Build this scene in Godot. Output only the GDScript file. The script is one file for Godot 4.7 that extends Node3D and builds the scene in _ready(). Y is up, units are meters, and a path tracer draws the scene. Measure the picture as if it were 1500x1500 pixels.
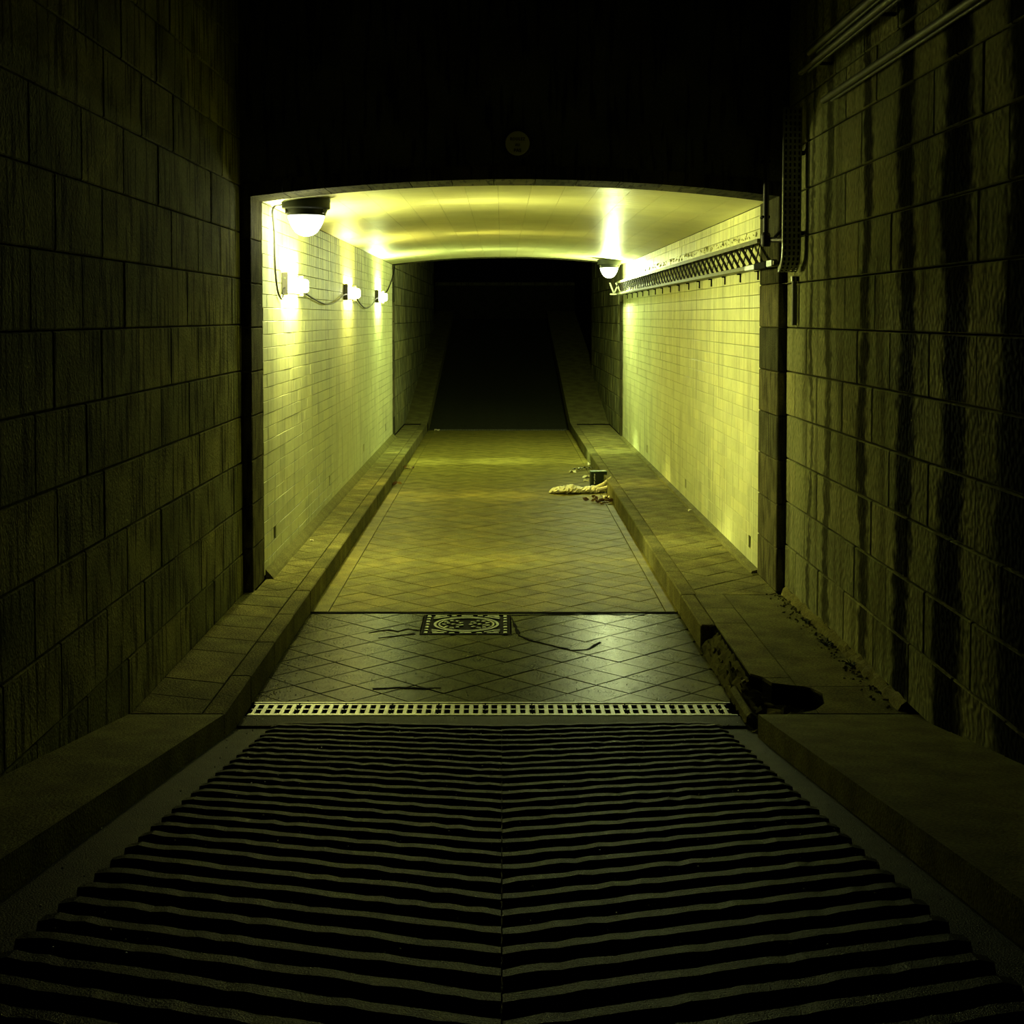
extends Node3D
# A narrow service tunnel under a building at night, seen from the ribbed ramp that leads down to it.
# y = 0 is the roadway in the tunnel, the tunnel runs along -z from z = -10 to z = -23.4.

const XL := -1.83          # face of the left tunnel wall
const XR := 2.03           # face of the right tunnel wall
const OL := -1.905         # face of the left ramp wall
const OR := 2.085          # face of the right ramp wall
const ZN := -10.0          # near portal
const ZF := -23.4          # far portal
const KL := -1.42          # kerb edges
const KR := 1.31
const SW := 0.16           # pavement height
const SLOPE := 0.16
const ZR := -7.22          # foot of the near ramp
const ZS := -6.9           # where the pavements start to climb

var rng := RandomNumberGenerator.new()
var M := {}
var used := {}
var cache := {}

# ---------------------------------------------------------------- mesh collector
class Shape:
	var v := PackedVector3Array()
	var n := PackedVector3Array()
	func tri(a: Vector3, b: Vector3, c: Vector3, na: Vector3, nb: Vector3, nc: Vector3) -> void:
		var g := (c - a).cross(b - a)
		if g.dot(na + nb + nc) < 0.0:
			v.append_array([a, c, b]); n.append_array([na, nc, nb])
		else:
			v.append_array([a, b, c]); n.append_array([na, nb, nc])
	func face(p: Array, away: Vector3) -> void:          # flat convex face that looks away from a point
		var g: Vector3 = (p[2] - p[0]).cross(p[1] - p[0])
		if g.length() < 1e-10 and p.size() > 3:
			g = (p[3] - p[0]).cross(p[2] - p[0])
		if g.length() < 1e-12:
			return
		g = g.normalized()
		var mid := Vector3.ZERO
		for q in p:
			mid += q
		mid /= p.size()
		if g.dot(mid - away) < 0.0:
			g = -g
		for i in range(1, p.size() - 1):
			tri(p[0], p[i], p[i + 1], g, g, g)
	func box(c: Vector3, s: Vector3, b := 0.0, basis := Basis.IDENTITY) -> void:
		var h := s * 0.5
		b = minf(b, minf(h.x, minf(h.y, h.z)) * 0.9)
		if b <= 0.0:
			for ax in 3:
				for sg in [-1.0, 1.0]:
					var pts := []
					for k in [[-1, -1], [1, -1], [1, 1], [-1, 1]]:
						var q := Vector3.ZERO
						q[ax] = sg * h[ax]; q[(ax + 1) % 3] = k[0] * h[(ax + 1) % 3]; q[(ax + 2) % 3] = k[1] * h[(ax + 2) % 3]
						pts.append(c + basis * q)
					face(pts, c)
			return
		for ax in 3:
			for sg in [-1.0, 1.0]:
				var pts := []
				for k in [[-1, -1], [1, -1], [1, 1], [-1, 1]]:
					var q := Vector3.ZERO
					q[ax] = sg * h[ax]; q[(ax + 1) % 3] = k[0] * (h[(ax + 1) % 3] - b); q[(ax + 2) % 3] = k[1] * (h[(ax + 2) % 3] - b)
					pts.append(c + basis * q)
				face(pts, c)
		for ax in 3:                                      # twelve chamfered edges
			var e := (ax + 1) % 3
			var f := (ax + 2) % 3
			for s1 in [-1.0, 1.0]:
				for s2 in [-1.0, 1.0]:
					var pts := []
					for k in [[-1, 0], [1, 0], [1, 1], [-1, 1]]:
						var q := Vector3.ZERO
						q[ax] = k[0] * (h[ax] - b)
						q[e] = s1 * (h[e] - (b if k[1] == 0 else 0.0))
						q[f] = s2 * (h[f] - (0.0 if k[1] == 0 else b))
						pts.append(c + basis * q)
					face(pts, c)
		for sx in [-1.0, 1.0]:
			for sy in [-1.0, 1.0]:
				for sz in [-1.0, 1.0]:
					var s3 := Vector3(sx, sy, sz)
					face([c + basis * (s3 * (h - Vector3(0, b, b))), c + basis * (s3 * (h - Vector3(b, 0, b))), c + basis * (s3 * (h - Vector3(b, b, 0)))], c)
	func hexa(p: Array) -> void:                          # eight corners, four below then four above
		var c := Vector3.ZERO
		for q in p:
			c += q
		c /= 8.0
		for f in [[0, 1, 2, 3], [4, 5, 6, 7], [0, 1, 5, 4], [1, 2, 6, 5], [2, 3, 7, 6], [3, 0, 4, 7]]:
			face([p[f[0]], p[f[1]], p[f[2]], p[f[3]]], c)
	func bar(a: Vector3, b: Vector3, w: float, t: float, side := Vector3.UP) -> void:   # flat bar: w across "side", t in the third direction
		var d := (b - a).normalized()
		var s := (side - d * side.dot(d)).normalized()
		var u := d.cross(s)
		box((a + b) * 0.5, Vector3((b - a).length(), w, t), minf(w, t) * 0.15, Basis(d, s, u))
	func tube(p: Array, r, sides := 8) -> void:
		var ring := []
		var up := Vector3(0.13, 0.98, 0.11)
		for i in p.size():
			var d: Vector3 = (p[mini(i + 1, p.size() - 1)] - p[maxi(i - 1, 0)]).normalized()
			if absf(d.dot(up)) > 0.95:
				up = Vector3(0.9, 0.1, 0.3)
			var s := up.cross(d).normalized()
			var t := d.cross(s)
			up = t
			var rr: float = r[i] if r is Array else r
			var row := []
			for k in sides:
				var a := TAU * k / sides
				row.append([p[i] + (s * cos(a) + t * sin(a)) * rr, s * cos(a) + t * sin(a)])
			ring.append(row)
		for i in p.size() - 1:
			for k in sides:
				var a = ring[i][k]
				var b = ring[i][(k + 1) % sides]
				var c = ring[i + 1][(k + 1) % sides]
				var e = ring[i + 1][k]
				tri(a[0], b[0], c[0], a[1], b[1], c[1]); tri(a[0], c[0], e[0], a[1], c[1], e[1])
		for end in [0, p.size() - 1]:
			var pts := []
			for k in sides:
				pts.append(ring[end][k][0])
			face(pts, p[1] if end == 0 else p[p.size() - 2])
	func lathe(c: Vector3, prof: Array, sides := 24, smooth := true) -> void:   # prof: [radius, y]
		for i in prof.size() - 1:
			var d := Vector2(prof[i + 1][0] - prof[i][0], prof[i + 1][1] - prof[i][1])
			if d.length() < 1e-6:
				continue
			var nn := Vector2(d.y, -d.x).normalized()
			for k in sides:
				var a0 := TAU * k / sides
				var a1 := TAU * (k + 1) / sides
				var am := (a0 + a1) * 0.5
				var q := []
				var nr := []
				for e in [[i, a0], [i, a1], [i + 1, a1], [i + 1, a0]]:
					q.append(c + Vector3(prof[e[0]][0] * cos(e[1]), prof[e[0]][1], prof[e[0]][0] * sin(e[1])))
					var an: float = e[1] if smooth else am
					nr.append(Vector3(nn.x * cos(an), nn.y, nn.x * sin(an)))
				tri(q[0], q[1], q[2], nr[0], nr[1], nr[2]); tri(q[0], q[2], q[3], nr[0], nr[2], nr[3])
	func prism(poly: PackedVector2Array, y0: float, y1: float, bevel := 0.0) -> void:   # polygon in (x, z)
		var mid := Vector2.ZERO
		for q in poly:
			mid += q
		mid /= poly.size()
		var top := PackedVector2Array()
		for q in poly:
			top.append(q + (mid - q).limit_length(bevel * 1.4) if bevel > 0.0 else q)
		var idx := Geometry2D.triangulate_polygon(top)
		for i in range(0, idx.size(), 3):
			var a := top[idx[i]]; var b := top[idx[i + 1]]; var c := top[idx[i + 2]]
			tri(Vector3(a.x, y1, a.y), Vector3(b.x, y1, b.y), Vector3(c.x, y1, c.y), Vector3.UP, Vector3.UP, Vector3.UP)
		var turn := 1.0 if Geometry2D.is_polygon_clockwise(poly) else -1.0
		for i in poly.size():
			var j := (i + 1) % poly.size()
			var e := (poly[j] - poly[i]).normalized()
			var out := Vector3(-e.y * turn, 0, e.x * turn)
			var yb := y1 - bevel
			var p := [Vector3(poly[i].x, y0, poly[i].y), Vector3(poly[j].x, y0, poly[j].y), Vector3(poly[j].x, yb, poly[j].y), Vector3(poly[i].x, yb, poly[i].y)]
			tri(p[0], p[1], p[2], out, out, out); tri(p[0], p[2], p[3], out, out, out)
			if bevel > 0.0:
				var o2 := (out + Vector3.UP).normalized()
				var t0 := Vector3(top[i].x, y1, top[i].y)
				var t1 := Vector3(top[j].x, y1, top[j].y)
				tri(p[3], p[2], t1, o2, o2, o2); tri(p[3], t1, t0, o2, o2, o2)
	func sheet(poly: PackedVector2Array, fn: Callable, t0: float, t1: float) -> void:   # extrude a polygon: fn(u, v, t) -> point
		var idx := Geometry2D.triangulate_polygon(poly)
		var mid: Vector3 = fn.call(0.0, 0.0, (t0 + t1) * 0.5)
		for t in [t0, t1]:
			for i in range(0, idx.size(), 3):
				var a: Vector3 = fn.call(poly[idx[i]].x, poly[idx[i]].y, t)
				var b: Vector3 = fn.call(poly[idx[i + 1]].x, poly[idx[i + 1]].y, t)
				var c: Vector3 = fn.call(poly[idx[i + 2]].x, poly[idx[i + 2]].y, t)
				var axis: Vector3 = (fn.call(0.0, 0.0, t1) - fn.call(0.0, 0.0, t0)).normalized() * (-1.0 if t == t0 else 1.0)
				tri(a, b, c, axis, axis, axis)
		var turn := 1.0 if Geometry2D.is_polygon_clockwise(poly) else -1.0
		for i in poly.size():
			var j := (i + 1) % poly.size()
			var e := (poly[j] - poly[i]).normalized()
			var o2 := Vector2(-e.y, e.x) * turn
			var out: Vector3 = (fn.call(o2.x, o2.y, 0.0) - fn.call(0.0, 0.0, 0.0)).normalized()
			var p := [fn.call(poly[i].x, poly[i].y, t0), fn.call(poly[j].x, poly[j].y, t0), fn.call(poly[j].x, poly[j].y, t1), fn.call(poly[i].x, poly[i].y, t1)]
			tri(p[0], p[1], p[2], out, out, out); tri(p[0], p[2], p[3], out, out, out)
	func mesh() -> ArrayMesh:
		var a := []
		a.resize(Mesh.ARRAY_MAX)
		a[Mesh.ARRAY_VERTEX] = v
		a[Mesh.ARRAY_NORMAL] = n
		var m := ArrayMesh.new()
		m.add_surface_from_arrays(Mesh.PRIMITIVE_TRIANGLES, a)
		return m

# ---------------------------------------------------------------- nodes
func numbered(called: String) -> String:
	var k: int = used.get(called, 0)
	used[called] = k + 1
	return called if k == 0 else "%s_%03d" % [called, k]

func part(parent: Node, called: String, mesh: Mesh, mat: Material, at := Transform3D.IDENTITY) -> MeshInstance3D:
	var o := MeshInstance3D.new()
	o.name = called if parent != self else numbered(called)
	o.mesh = mesh
	o.material_override = mat
	o.transform = at
	parent.add_child(o, true)
	return o

func put(parent: Node, called: String, s: Shape, mat: Material) -> MeshInstance3D:
	return part(parent, called, s.mesh(), mat)

func tag(o: Node, label: String, category: String, group := "", kind := "") -> Node:
	o.set_meta("label", label)
	o.set_meta("category", category)
	if group != "":
		o.set_meta("group", group)
	if kind != "":
		o.set_meta("kind", kind)
	return o

func thing(called: String, label: String, category: String, group := "", at := Vector3.ZERO, kind := "") -> Node3D:
	var o := Node3D.new()
	o.name = numbered(called)
	add_child(o, true)
	o.position = at
	tag(o, label, category, group, kind)
	return o

func setting(called: String, label: String, category: String) -> Node3D:
	return thing(called, label, category, "", Vector3.ZERO, "structure")

func bevel_mesh(s: Vector3, b: float) -> ArrayMesh:
	var key := "%.3f %.3f %.3f %.3f" % [s.x, s.y, s.z, b]
	if not cache.has(key):
		var sh := Shape.new()
		sh.box(Vector3.ZERO, s, b)
		cache[key] = sh.mesh()
	return cache[key]

# ---------------------------------------------------------------- textures and materials
func noise_img(w: int, h: int, freq: float, seed_: int, octaves := 4) -> Image:
	var f := FastNoiseLite.new()
	f.seed = seed_
	f.noise_type = FastNoiseLite.TYPE_SIMPLEX
	f.frequency = freq
	f.fractal_octaves = octaves
	return f.get_seamless_image(w, h, false, false, 0.15, true)

func combine(size: int, parts: Array, fn: Callable) -> Image:
	var data := []
	for p in parts:
		var im: Image = p
		im.convert(Image.FORMAT_L8)
		if im.get_width() != size or im.get_height() != size:
			im.resize(size, size, Image.INTERPOLATE_CUBIC)
		data.append(im.get_data())
	var out := PackedByteArray()
	out.resize(size * size)
	for i in size * size:
		out[i] = clampi(int(255.0 * fn.call(i, data)), 0, 255)
	return Image.create_from_data(size, size, false, Image.FORMAT_L8, out)

func as_tex(im: Image) -> ImageTexture:
	var c := im.duplicate() as Image
	c.convert(Image.FORMAT_RGB8)
	return ImageTexture.create_from_image(c)

func as_normal(im: Image, strength: float) -> ImageTexture:
	var c := im.duplicate() as Image
	c.convert(Image.FORMAT_RGBA8)
	c.bump_map_to_normal_map(strength)
	return ImageTexture.create_from_image(c)

func mat(color: Color, rough: float, tex: Texture2D = null, scale_ := 1.0, normal: Texture2D = null, nscale := 1.0, metal := 0.0) -> StandardMaterial3D:
	var m := StandardMaterial3D.new()
	m.albedo_color = color
	m.roughness = rough
	m.metallic = metal
	if tex or normal:
		m.uv1_triplanar = true
		m.uv1_world_triplanar = true
		m.uv1_scale = Vector3.ONE * scale_
	if tex:
		m.albedo_texture = tex
	if normal:
		m.normal_enabled = true
		m.normal_texture = normal
		m.normal_scale = nscale
	return m

func variants(m: StandardMaterial3D, amounts: Array) -> Array:
	var out := []
	for a in amounts:
		var c := m.duplicate() as StandardMaterial3D
		c.albedo_color = Color(m.albedo_color.r * a[0], m.albedo_color.g * a[1], m.albedo_color.b * a[2])
		out.append(c)
	return out

func glow(c: Color, e: float) -> StandardMaterial3D:
	var m := StandardMaterial3D.new()
	m.albedo_color = Color(0.9, 0.9, 0.85)
	m.roughness = 0.4
	m.emission_enabled = true
	m.emission = c
	m.emission_energy_multiplier = e
	return m

func make_materials() -> void:
	var S := 512
	var blotch := noise_img(S, S, 0.008, 11, 5)
	var fine := noise_img(S, S, 0.12, 12, 3)
	var grit := noise_img(S, S, 0.35, 13, 2)
	var strk := noise_img(S, 48, 0.05, 14, 4)
	var strk2 := noise_img(S, 20, 0.02, 15, 3)
	var conc := combine(S, [blotch, fine, grit], func(i, d): return (0.64 + 0.22 * (d[0][i] / 255.0 - 0.5) + 0.26 * (d[1][i] / 255.0 - 0.5) + 0.3 * (d[2][i] / 255.0 - 0.5)) * 1.15)
	var dirty := combine(S, [blotch, fine, grit, strk], func(i, d):
		var st: float = smoothstep(0.55, 0.8, d[3][i] / 255.0)
		return (0.85 + 0.3 * (d[0][i] / 255.0 - 0.5) + 0.16 * (d[1][i] / 255.0 - 0.5) + 0.22 * (d[2][i] / 255.0 - 0.5)) * (1.0 - 0.38 * st))
	var paint := combine(S, [blotch, fine, strk, strk2], func(i, d):
		var st: float = smoothstep(0.52, 0.85, d[2][i] / 255.0)
		var s2: float = smoothstep(0.6, 0.9, d[3][i] / 255.0)
		return 0.95 + 0.09 * (d[0][i] / 255.0 - 0.5) + 0.05 * (d[1][i] / 255.0 - 0.5) - 0.13 * st - 0.12 * s2)
	# water stains of the right ramp wall: eight metres of wall, dark runs with ragged edges
	var runs := [[0.72, 0.09, 0.45], [7.05, 0.15, 0.85], [6.3, 0.2, 0.93], [7.85, 0.10, 0.6], [5.5, 0.2, 0.8], [4.6, 0.2, 0.7], [1.2, 0.05, 0.4]]
	var stain := combine(S, [blotch, grit, strk, fine], func(i, d):
		var u: float = float(i % S) / S * 8.0
		var wob: float = (d[0][i] / 255.0 - 0.5) * 0.16 + (d[3][i] / 255.0 - 0.5) * 0.10
		var k := 1.0
		for r in runs:
			var dist: float = absf(fposmod(u - r[0] + wob + 4.0, 8.0) - 4.0)
			k *= 1.0 - r[2] * (1.0 - smoothstep(r[1] * 0.45, r[1] * 1.3, dist))
		var st: float = smoothstep(0.5, 0.85, d[2][i] / 255.0)
		return (0.9 + 0.3 * (d[1][i] / 255.0 - 0.5) + 0.25 * (d[0][i] / 255.0 - 0.5)) * k * (1.0 - 0.22 * st))
	# sixteen metres of the left tunnel wall: paint with ragged sooty runs that start under the ceiling between the lamps
	var W := 1024
	var big := noise_img(W, W, 0.02, 21, 4)
	var thin := noise_img(W, 96, 0.10, 22, 3)
	var soot := combine(W, [big, thin, noise_img(W, W, 0.25, 23, 2)], func(i, d):
		var depth: float = float(i % W) / W * 16.0
		var y: float = (1.0 - float(i / W) / W) * 16.0
		var n0: float = d[0][i] / 255.0
		var n1: float = d[1][i] / 255.0
		var n2: float = d[2][i] / 255.0
		var run := 0.0
		for r in [[13.35, 0.45, 2.35], [14.3, 0.55, 2.2], [15.15, 0.25, 2.5], [17.5 - 16.0, 0.5, 2.35], [18.4 - 16.0, 0.3, 2.6]]:
			if absf(depth - r[0]) < r[1] and y > r[2] + (n1 - 0.5) * 1.6:
				run = 1.0
		var dirt: float = run * smoothstep(0.42, 0.62, n1) * (0.45 + 0.55 * n0)
		return 0.94 + 0.10 * (n0 - 0.5) + 0.06 * (n2 - 0.5) - 0.14 * smoothstep(0.55, 0.85, n1) - 0.42 * dirt)
	var t_soot := as_tex(soot)
	var ridge := noise_img(24, S, 0.09, 17, 3)
	var t_conc := as_tex(conc)
	var t_dirty := as_tex(dirty)
	var t_paint := as_tex(paint)
	var t_stain := as_tex(stain)
	var n_fine := as_normal(combine(S, [fine, grit], func(i, d): return 0.5 * d[0][i] / 255.0 + 0.5 * d[1][i] / 255.0), 5.0)
	var t_ceil := as_tex(combine(S, [blotch, ridge], func(i, d): return 0.94 + 0.07 * (d[0][i] / 255.0 - 0.5) + 0.05 * (d[1][i] / 255.0 - 0.5)))
	var n_grit := as_normal(combine(S, [grit], func(i, d): return d[0][i] / 255.0), 4.0)
	var n_ridge := as_normal(combine(S, [ridge], func(i, d): return d[0][i] / 255.0), 3.0)
	var n_soft := as_normal(combine(S, [blotch, fine], func(i, d): return 0.8 * d[0][i] / 255.0 + 0.2 * d[1][i] / 255.0), 3.0)

	M.paint = variants(mat(Color(0.80, 0.81, 0.62), 0.5, t_paint, 0.33, n_soft, 0.35), [[1, 1, 1], [0.975, 0.98, 0.97], [1.015, 1.01, 0.98], [0.955, 0.96, 0.95]])
	M.paint_left = variants(mat(Color(0.80, 0.81, 0.62), 0.5, t_soot, 1.0 / 16.0), [[1, 1, 1], [0.975, 0.98, 0.97], [1.015, 1.01, 0.98], [0.955, 0.96, 0.95]])
	M.mortar = mat(Color(0.55, 0.54, 0.36), 0.9, t_conc, 0.8)
	M.ceiling = variants(mat(Color(0.84, 0.84, 0.62), 0.40, t_ceil, 0.3, n_ridge, 0.45), [[1, 1, 1], [0.985, 0.985, 0.98], [1.01, 1.0, 0.99]])
	M.stone = variants(mat(Color(0.33, 0.325, 0.23), 0.8, t_dirty, 0.7, n_fine, 0.5), [[1, 1, 1], [0.82, 0.83, 0.82], [1.15, 1.13, 1.08]])
	M.facade = mat(Color(0.38, 0.39, 0.28), 0.9, t_dirty, 0.4, n_fine, 0.4)
	M.block_left = variants(mat(Color(0.54, 0.54, 0.375), 0.9, t_dirty, 0.45, n_fine, 0.4), [[1, 1, 1], [0.9, 0.91, 0.9], [1.08, 1.07, 1.04], [0.95, 0.96, 1.0]])
	M.block_right = variants(mat(Color(0.54, 0.54, 0.375), 0.9, t_stain, 0.125, n_grit, 0.25), [[1, 1, 1], [0.92, 0.93, 0.92], [1.06, 1.05, 1.03], [0.95, 0.96, 0.98]])
	M.joint = mat(Color(0.17, 0.17, 0.12), 0.95, t_conc, 0.9)
	M.tile = variants(mat(Color(0.52, 0.49, 0.23), 0.5, t_conc, 0.8, n_fine, 0.25), [[1, 1, 1], [0.95, 0.96, 0.95], [1.04, 1.03, 1.0], [0.97, 0.99, 1.02]])
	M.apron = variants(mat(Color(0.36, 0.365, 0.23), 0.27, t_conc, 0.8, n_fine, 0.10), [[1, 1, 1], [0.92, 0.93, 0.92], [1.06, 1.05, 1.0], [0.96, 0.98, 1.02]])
	M.walk = variants(mat(Color(0.54, 0.525, 0.32), 0.65, t_conc, 0.7, n_fine, 0.5), [[1, 1, 1], [0.95, 0.96, 0.95], [1.04, 1.03, 1.0]])
	M.kerb = variants(mat(Color(0.50, 0.485, 0.30), 0.7, t_conc, 0.6, n_fine, 0.6), [[1, 1, 1], [0.92, 0.93, 0.92], [1.05, 1.04, 1.0]])
	M.dark = mat(Color(0.10, 0.10, 0.07), 0.9, t_conc, 0.9)
	M.ramp = mat(Color(0.25, 0.26, 0.19), 0.45, t_conc, 1.6, n_fine, 0.8)
	M.earth = mat(Color(0.42, 0.41, 0.25), 0.95, t_conc, 3.0, n_fine, 1.0)
	M.rail = mat(Color(0.42, 0.43, 0.31), 0.55, t_conc, 1.6, null, 1.0, 0.25)
	M.lattice = mat(Color(0.035, 0.03, 0.022), 0.9)
	M.lattice.metallic_specular = 0.1
	for k in ["block_left", "block_right", "stone", "walk", "kerb"]:
		for m in M[k]:
			m.metallic_specular = 0.08
	for m in M.tile:
		m.metallic_specular = 0.13
	for m in M.apron:
		m.metallic_specular = 0.085
	for k in ["ramp", "facade", "joint", "dark", "earth"]:
		M[k].metallic_specular = 0.07
	M.ramp.metallic_specular = 0.10
	M.zinc = mat(Color(0.62, 0.63, 0.58), 0.38, t_conc, 1.6, n_fine, 0.25, 0.85)
	M.cast = mat(Color(0.62, 0.66, 0.52), 0.4, t_conc, 2.0, n_fine, 0.3, 0.35)
	M.iron = mat(Color(0.05, 0.048, 0.04), 0.8, t_conc, 2.0, n_fine, 0.4)
	M.iron.metallic_specular = 0.12
	M.steel = mat(Color(0.50, 0.53, 0.40), 0.6, t_conc, 1.6, null, 1.0, 0.1)
	M.black = mat(Color(0.03, 0.03, 0.03), 0.55)
	M.rubber = mat(Color(0.035, 0.033, 0.03), 0.5)
	M.housing = mat(Color(0.16, 0.19, 0.15), 0.6, t_conc, 2.5)
	M.cap = mat(Color(0.30, 0.29, 0.24), 0.55)
	M.sign = mat(Color(0.9, 0.89, 0.72), 0.5)
	M.lettering = mat(Color(0.03, 0.03, 0.03), 0.6)
	M.bag = mat(Color(0.86, 0.83, 0.66), 0.55, t_paint, 3.0)
	M.box = mat(Color(0.045, 0.10, 0.05), 0.5)
	M.box_top = mat(Color(0.22, 0.36, 0.20), 0.5)
	M.white = mat(Color(0.88, 0.88, 0.82), 0.5)
	M.foil = mat(Color(0.75, 0.76, 0.74), 0.25, null, 1.0, null, 1.0, 0.8)
	M.leaf = [mat(Color(0.50, 0.40, 0.20), 0.7), mat(Color(0.78, 0.70, 0.42), 0.6), mat(Color(0.30, 0.20, 0.10), 0.7)]
	M.weed = mat(Color(0.16, 0.22, 0.08), 0.8)
	M.grit = mat(Color(0.66, 0.65, 0.58), 0.35)

func pick(a: Array) -> Material:
	return a[rng.randi() % a.size()]

func cy(x: float) -> float:                     # underside of the flat tunnel arch
	return 3.19 - 0.125 * pow((x - 0.1) / 1.93, 2.0)

func ramp_y(z: float) -> float:
	return maxf(0.0, (z - ZR) * SLOPE)

func walk_y(z: float) -> float:
	return SW + maxf(0.0, (z - ZS) * SLOPE)

# ---------------------------------------------------------------- walls of separate blocks
# Blocks on a wall in the plane x = face; into = direction from the face into the wall (-1 or +1).
func block_wall(wall: Node3D, called: String, face: float, into: float, z0: float, z1: float, y0: float, top: Callable, course: float, length: float, mats: Array, joint: float, bevel: float, depth: float, most: int, skip: Callable, floor_at: Callable) -> void:
	var all := []
	var row := 0
	var y := y0
	while true:
		var off := length * (0.5 if row % 2 == 0 else 0.0) + rng.randf_range(-0.08, 0.08) * length
		var z := z0 + off - length
		var any := false
		while z < z1:
			var a := maxf(z, z0)
			var b := minf(z + length, z1)
			z += length
			if b - a < 0.03:
				continue
			var t: float = top.call((a + b) * 0.5)
			var y2: float = minf(y + course, t)
			if y2 - y < 0.015:
				continue
			any = true
			if floor_at.call((a + b) * 0.5) > y2 + 0.02:
				continue
			for seg in skip.call(a, b, y, y2):
				all.append([seg[0], seg[1], y, y2])
		if not any:
			break
		y += course
		row += 1
	all.sort_custom(func(p, q): return maxf(p[0], p[1]) > maxf(q[0], q[1]) if absf(p[1] - q[1]) > 0.001 else p[2] < q[2])
	var rest := Shape.new()
	for i in all.size():
		var e = all[i]
		var s := Vector3(depth, snappedf(e[3] - e[2] - joint, 0.002), snappedf(e[1] - e[0] - joint, 0.004))
		if s.z < 0.01 or s.y < 0.008:
			continue
		var proud := rng.randf_range(-0.0012, 0.0012) * (2.5 if course > 0.2 else 1.0)
		var c := Vector3(face + into * (depth * 0.5 + proud), (e[2] + e[3]) * 0.5, (e[0] + e[1]) * 0.5)
		if i < most:
			part(wall, called, bevel_mesh(s, bevel), pick(mats), Transform3D(Basis.IDENTITY, c))
		else:
			rest.box(c, s, 0.0)
	if rest.v.size() > 0:
		put(wall, called + "work", rest, mats[0]).set_meta("kind", "stuff")

func whole(a: float, b: float, _y: float, _y2: float) -> Array:
	return [[a, b]]

func weep(at: Array, yc: float) -> Callable:
	return func(a, b, y, y2):
		if yc < y or yc >= y2:
			return [[a, b]]
		for z in at:
			var h := 0.055
			if a < z + h and b > z - h:
				var out := []
				if z - h - a > 0.03: out.append([a, z - h])
				if b - (z + h) > 0.03: out.append([z + h, b])
				return out
		return [[a, b]]

# diamond tiles: squares laid at 45 degrees, cut to a region
func diamonds(parent: Node3D, called: String, region: PackedVector2Array, hole: PackedVector2Array, side: float, gap: float, y0: float, y1: float, mats: Array, most: int) -> void:
	var lo := region[0]
	var hi := region[0]
	for p in region:
		lo = lo.min(p); hi = hi.max(p)
	var hd := side * sqrt(0.5)
	var g := hd - gap * sqrt(0.5)
	var all := []
	var zi := 0
	var z := hi.y
	while z > lo.y - hd:
		var x := lo.x - (hd if zi % 2 else 0.0)
		while x < hi.x + hd:
			var sq := PackedVector2Array([Vector2(x, z - g), Vector2(x + g, z), Vector2(x, z + g), Vector2(x - g, z)])
			for q in Geometry2D.intersect_polygons(sq, region):
				var pieces := [q]
				if hole.size() > 2:
					pieces = Geometry2D.clip_polygons(q, hole)
				for r in pieces:
					var area := 0.0
					for k in r.size():
						area += r[k].cross(r[(k + 1) % r.size()])
					if absf(area) * 0.5 > 0.0008 and not (pieces.size() > 1 and Geometry2D.is_polygon_clockwise(r) != Geometry2D.is_polygon_clockwise(q)):
						all.append([z, r])
			x += hd * 2.0
		z -= hd
		zi += 1
	var rest := Shape.new()
	for i in all.size():
		var y := y1 + rng.randf_range(-0.0015, 0.0015)
		if i < most:
			var s := Shape.new()
			s.prism(all[i][1], y0, y, 0.003)
			put(parent, called, s, pick(mats))
		else:
			rest.prism(all[i][1], y0, y)
	if rest.v.size() > 0:
		put(parent, "distant_" + called + "s", rest, mats[0]).set_meta("kind", "stuff")

func rect(x0: float, x1: float, z0: float, z1: float) -> PackedVector2Array:
	return PackedVector2Array([Vector2(x0, z0), Vector2(x1, z0), Vector2(x1, z1), Vector2(x0, z1)])

func slab(parent: Node, called: String, x0: float, x1: float, y0: float, y1: float, z0: float, z1: float, m: Material, b := 0.0) -> MeshInstance3D:
	var s := Shape.new()
	s.box(Vector3(x0 + x1, y0 + y1, z0 + z1) * 0.5, Vector3(absf(x1 - x0), absf(y1 - y0), absf(z1 - z0)), b)
	return put(parent, called, s, m)

# ================================================================ build
func _ready() -> void:
	rng.seed = 20241
	# ---- camera: shift lens, tilted 2.5 degrees down
	var f := 2000.0
	var cam := Camera3D.new()
	cam.name = "camera"
	cam.position = Vector3(0, 2.19, 0)
	cam.rotation_degrees = Vector3(-2.5, 0, 0)
	cam.projection = Camera3D.PROJECTION_FRUSTUM
	cam.near = 0.1
	cam.far = 200.0
	cam.size = 1500.0 / f * 0.1
	cam.frustum_offset = Vector2(15.0, -(750.0 - 551.3)) / f * 0.1
	add_child(cam)
	cam.current = true
	# ---- night: a nearly black sky, light only from the tunnel's lamps
	var env := Environment.new()
	env.background_mode = Environment.BG_COLOR
	env.background_color = Color(0.0012, 0.0014, 0.002)
	env.tonemap_mode = Environment.TONE_MAPPER_LINEAR
	env.tonemap_exposure = 1.0
	env.sdfgi_enabled = true
	env.ssao_enabled = true
	env.ssil_enabled = true
	var we := WorldEnvironment.new()
	we.name = "environment"
	we.environment = env
	add_child(we)

	make_materials()
	build_tunnel()
	build_portals()
	build_ground()
	build_ramps()
	build_lamps()
	build_tray()
	build_services()
	build_ironwork()
	build_litter()

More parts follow.
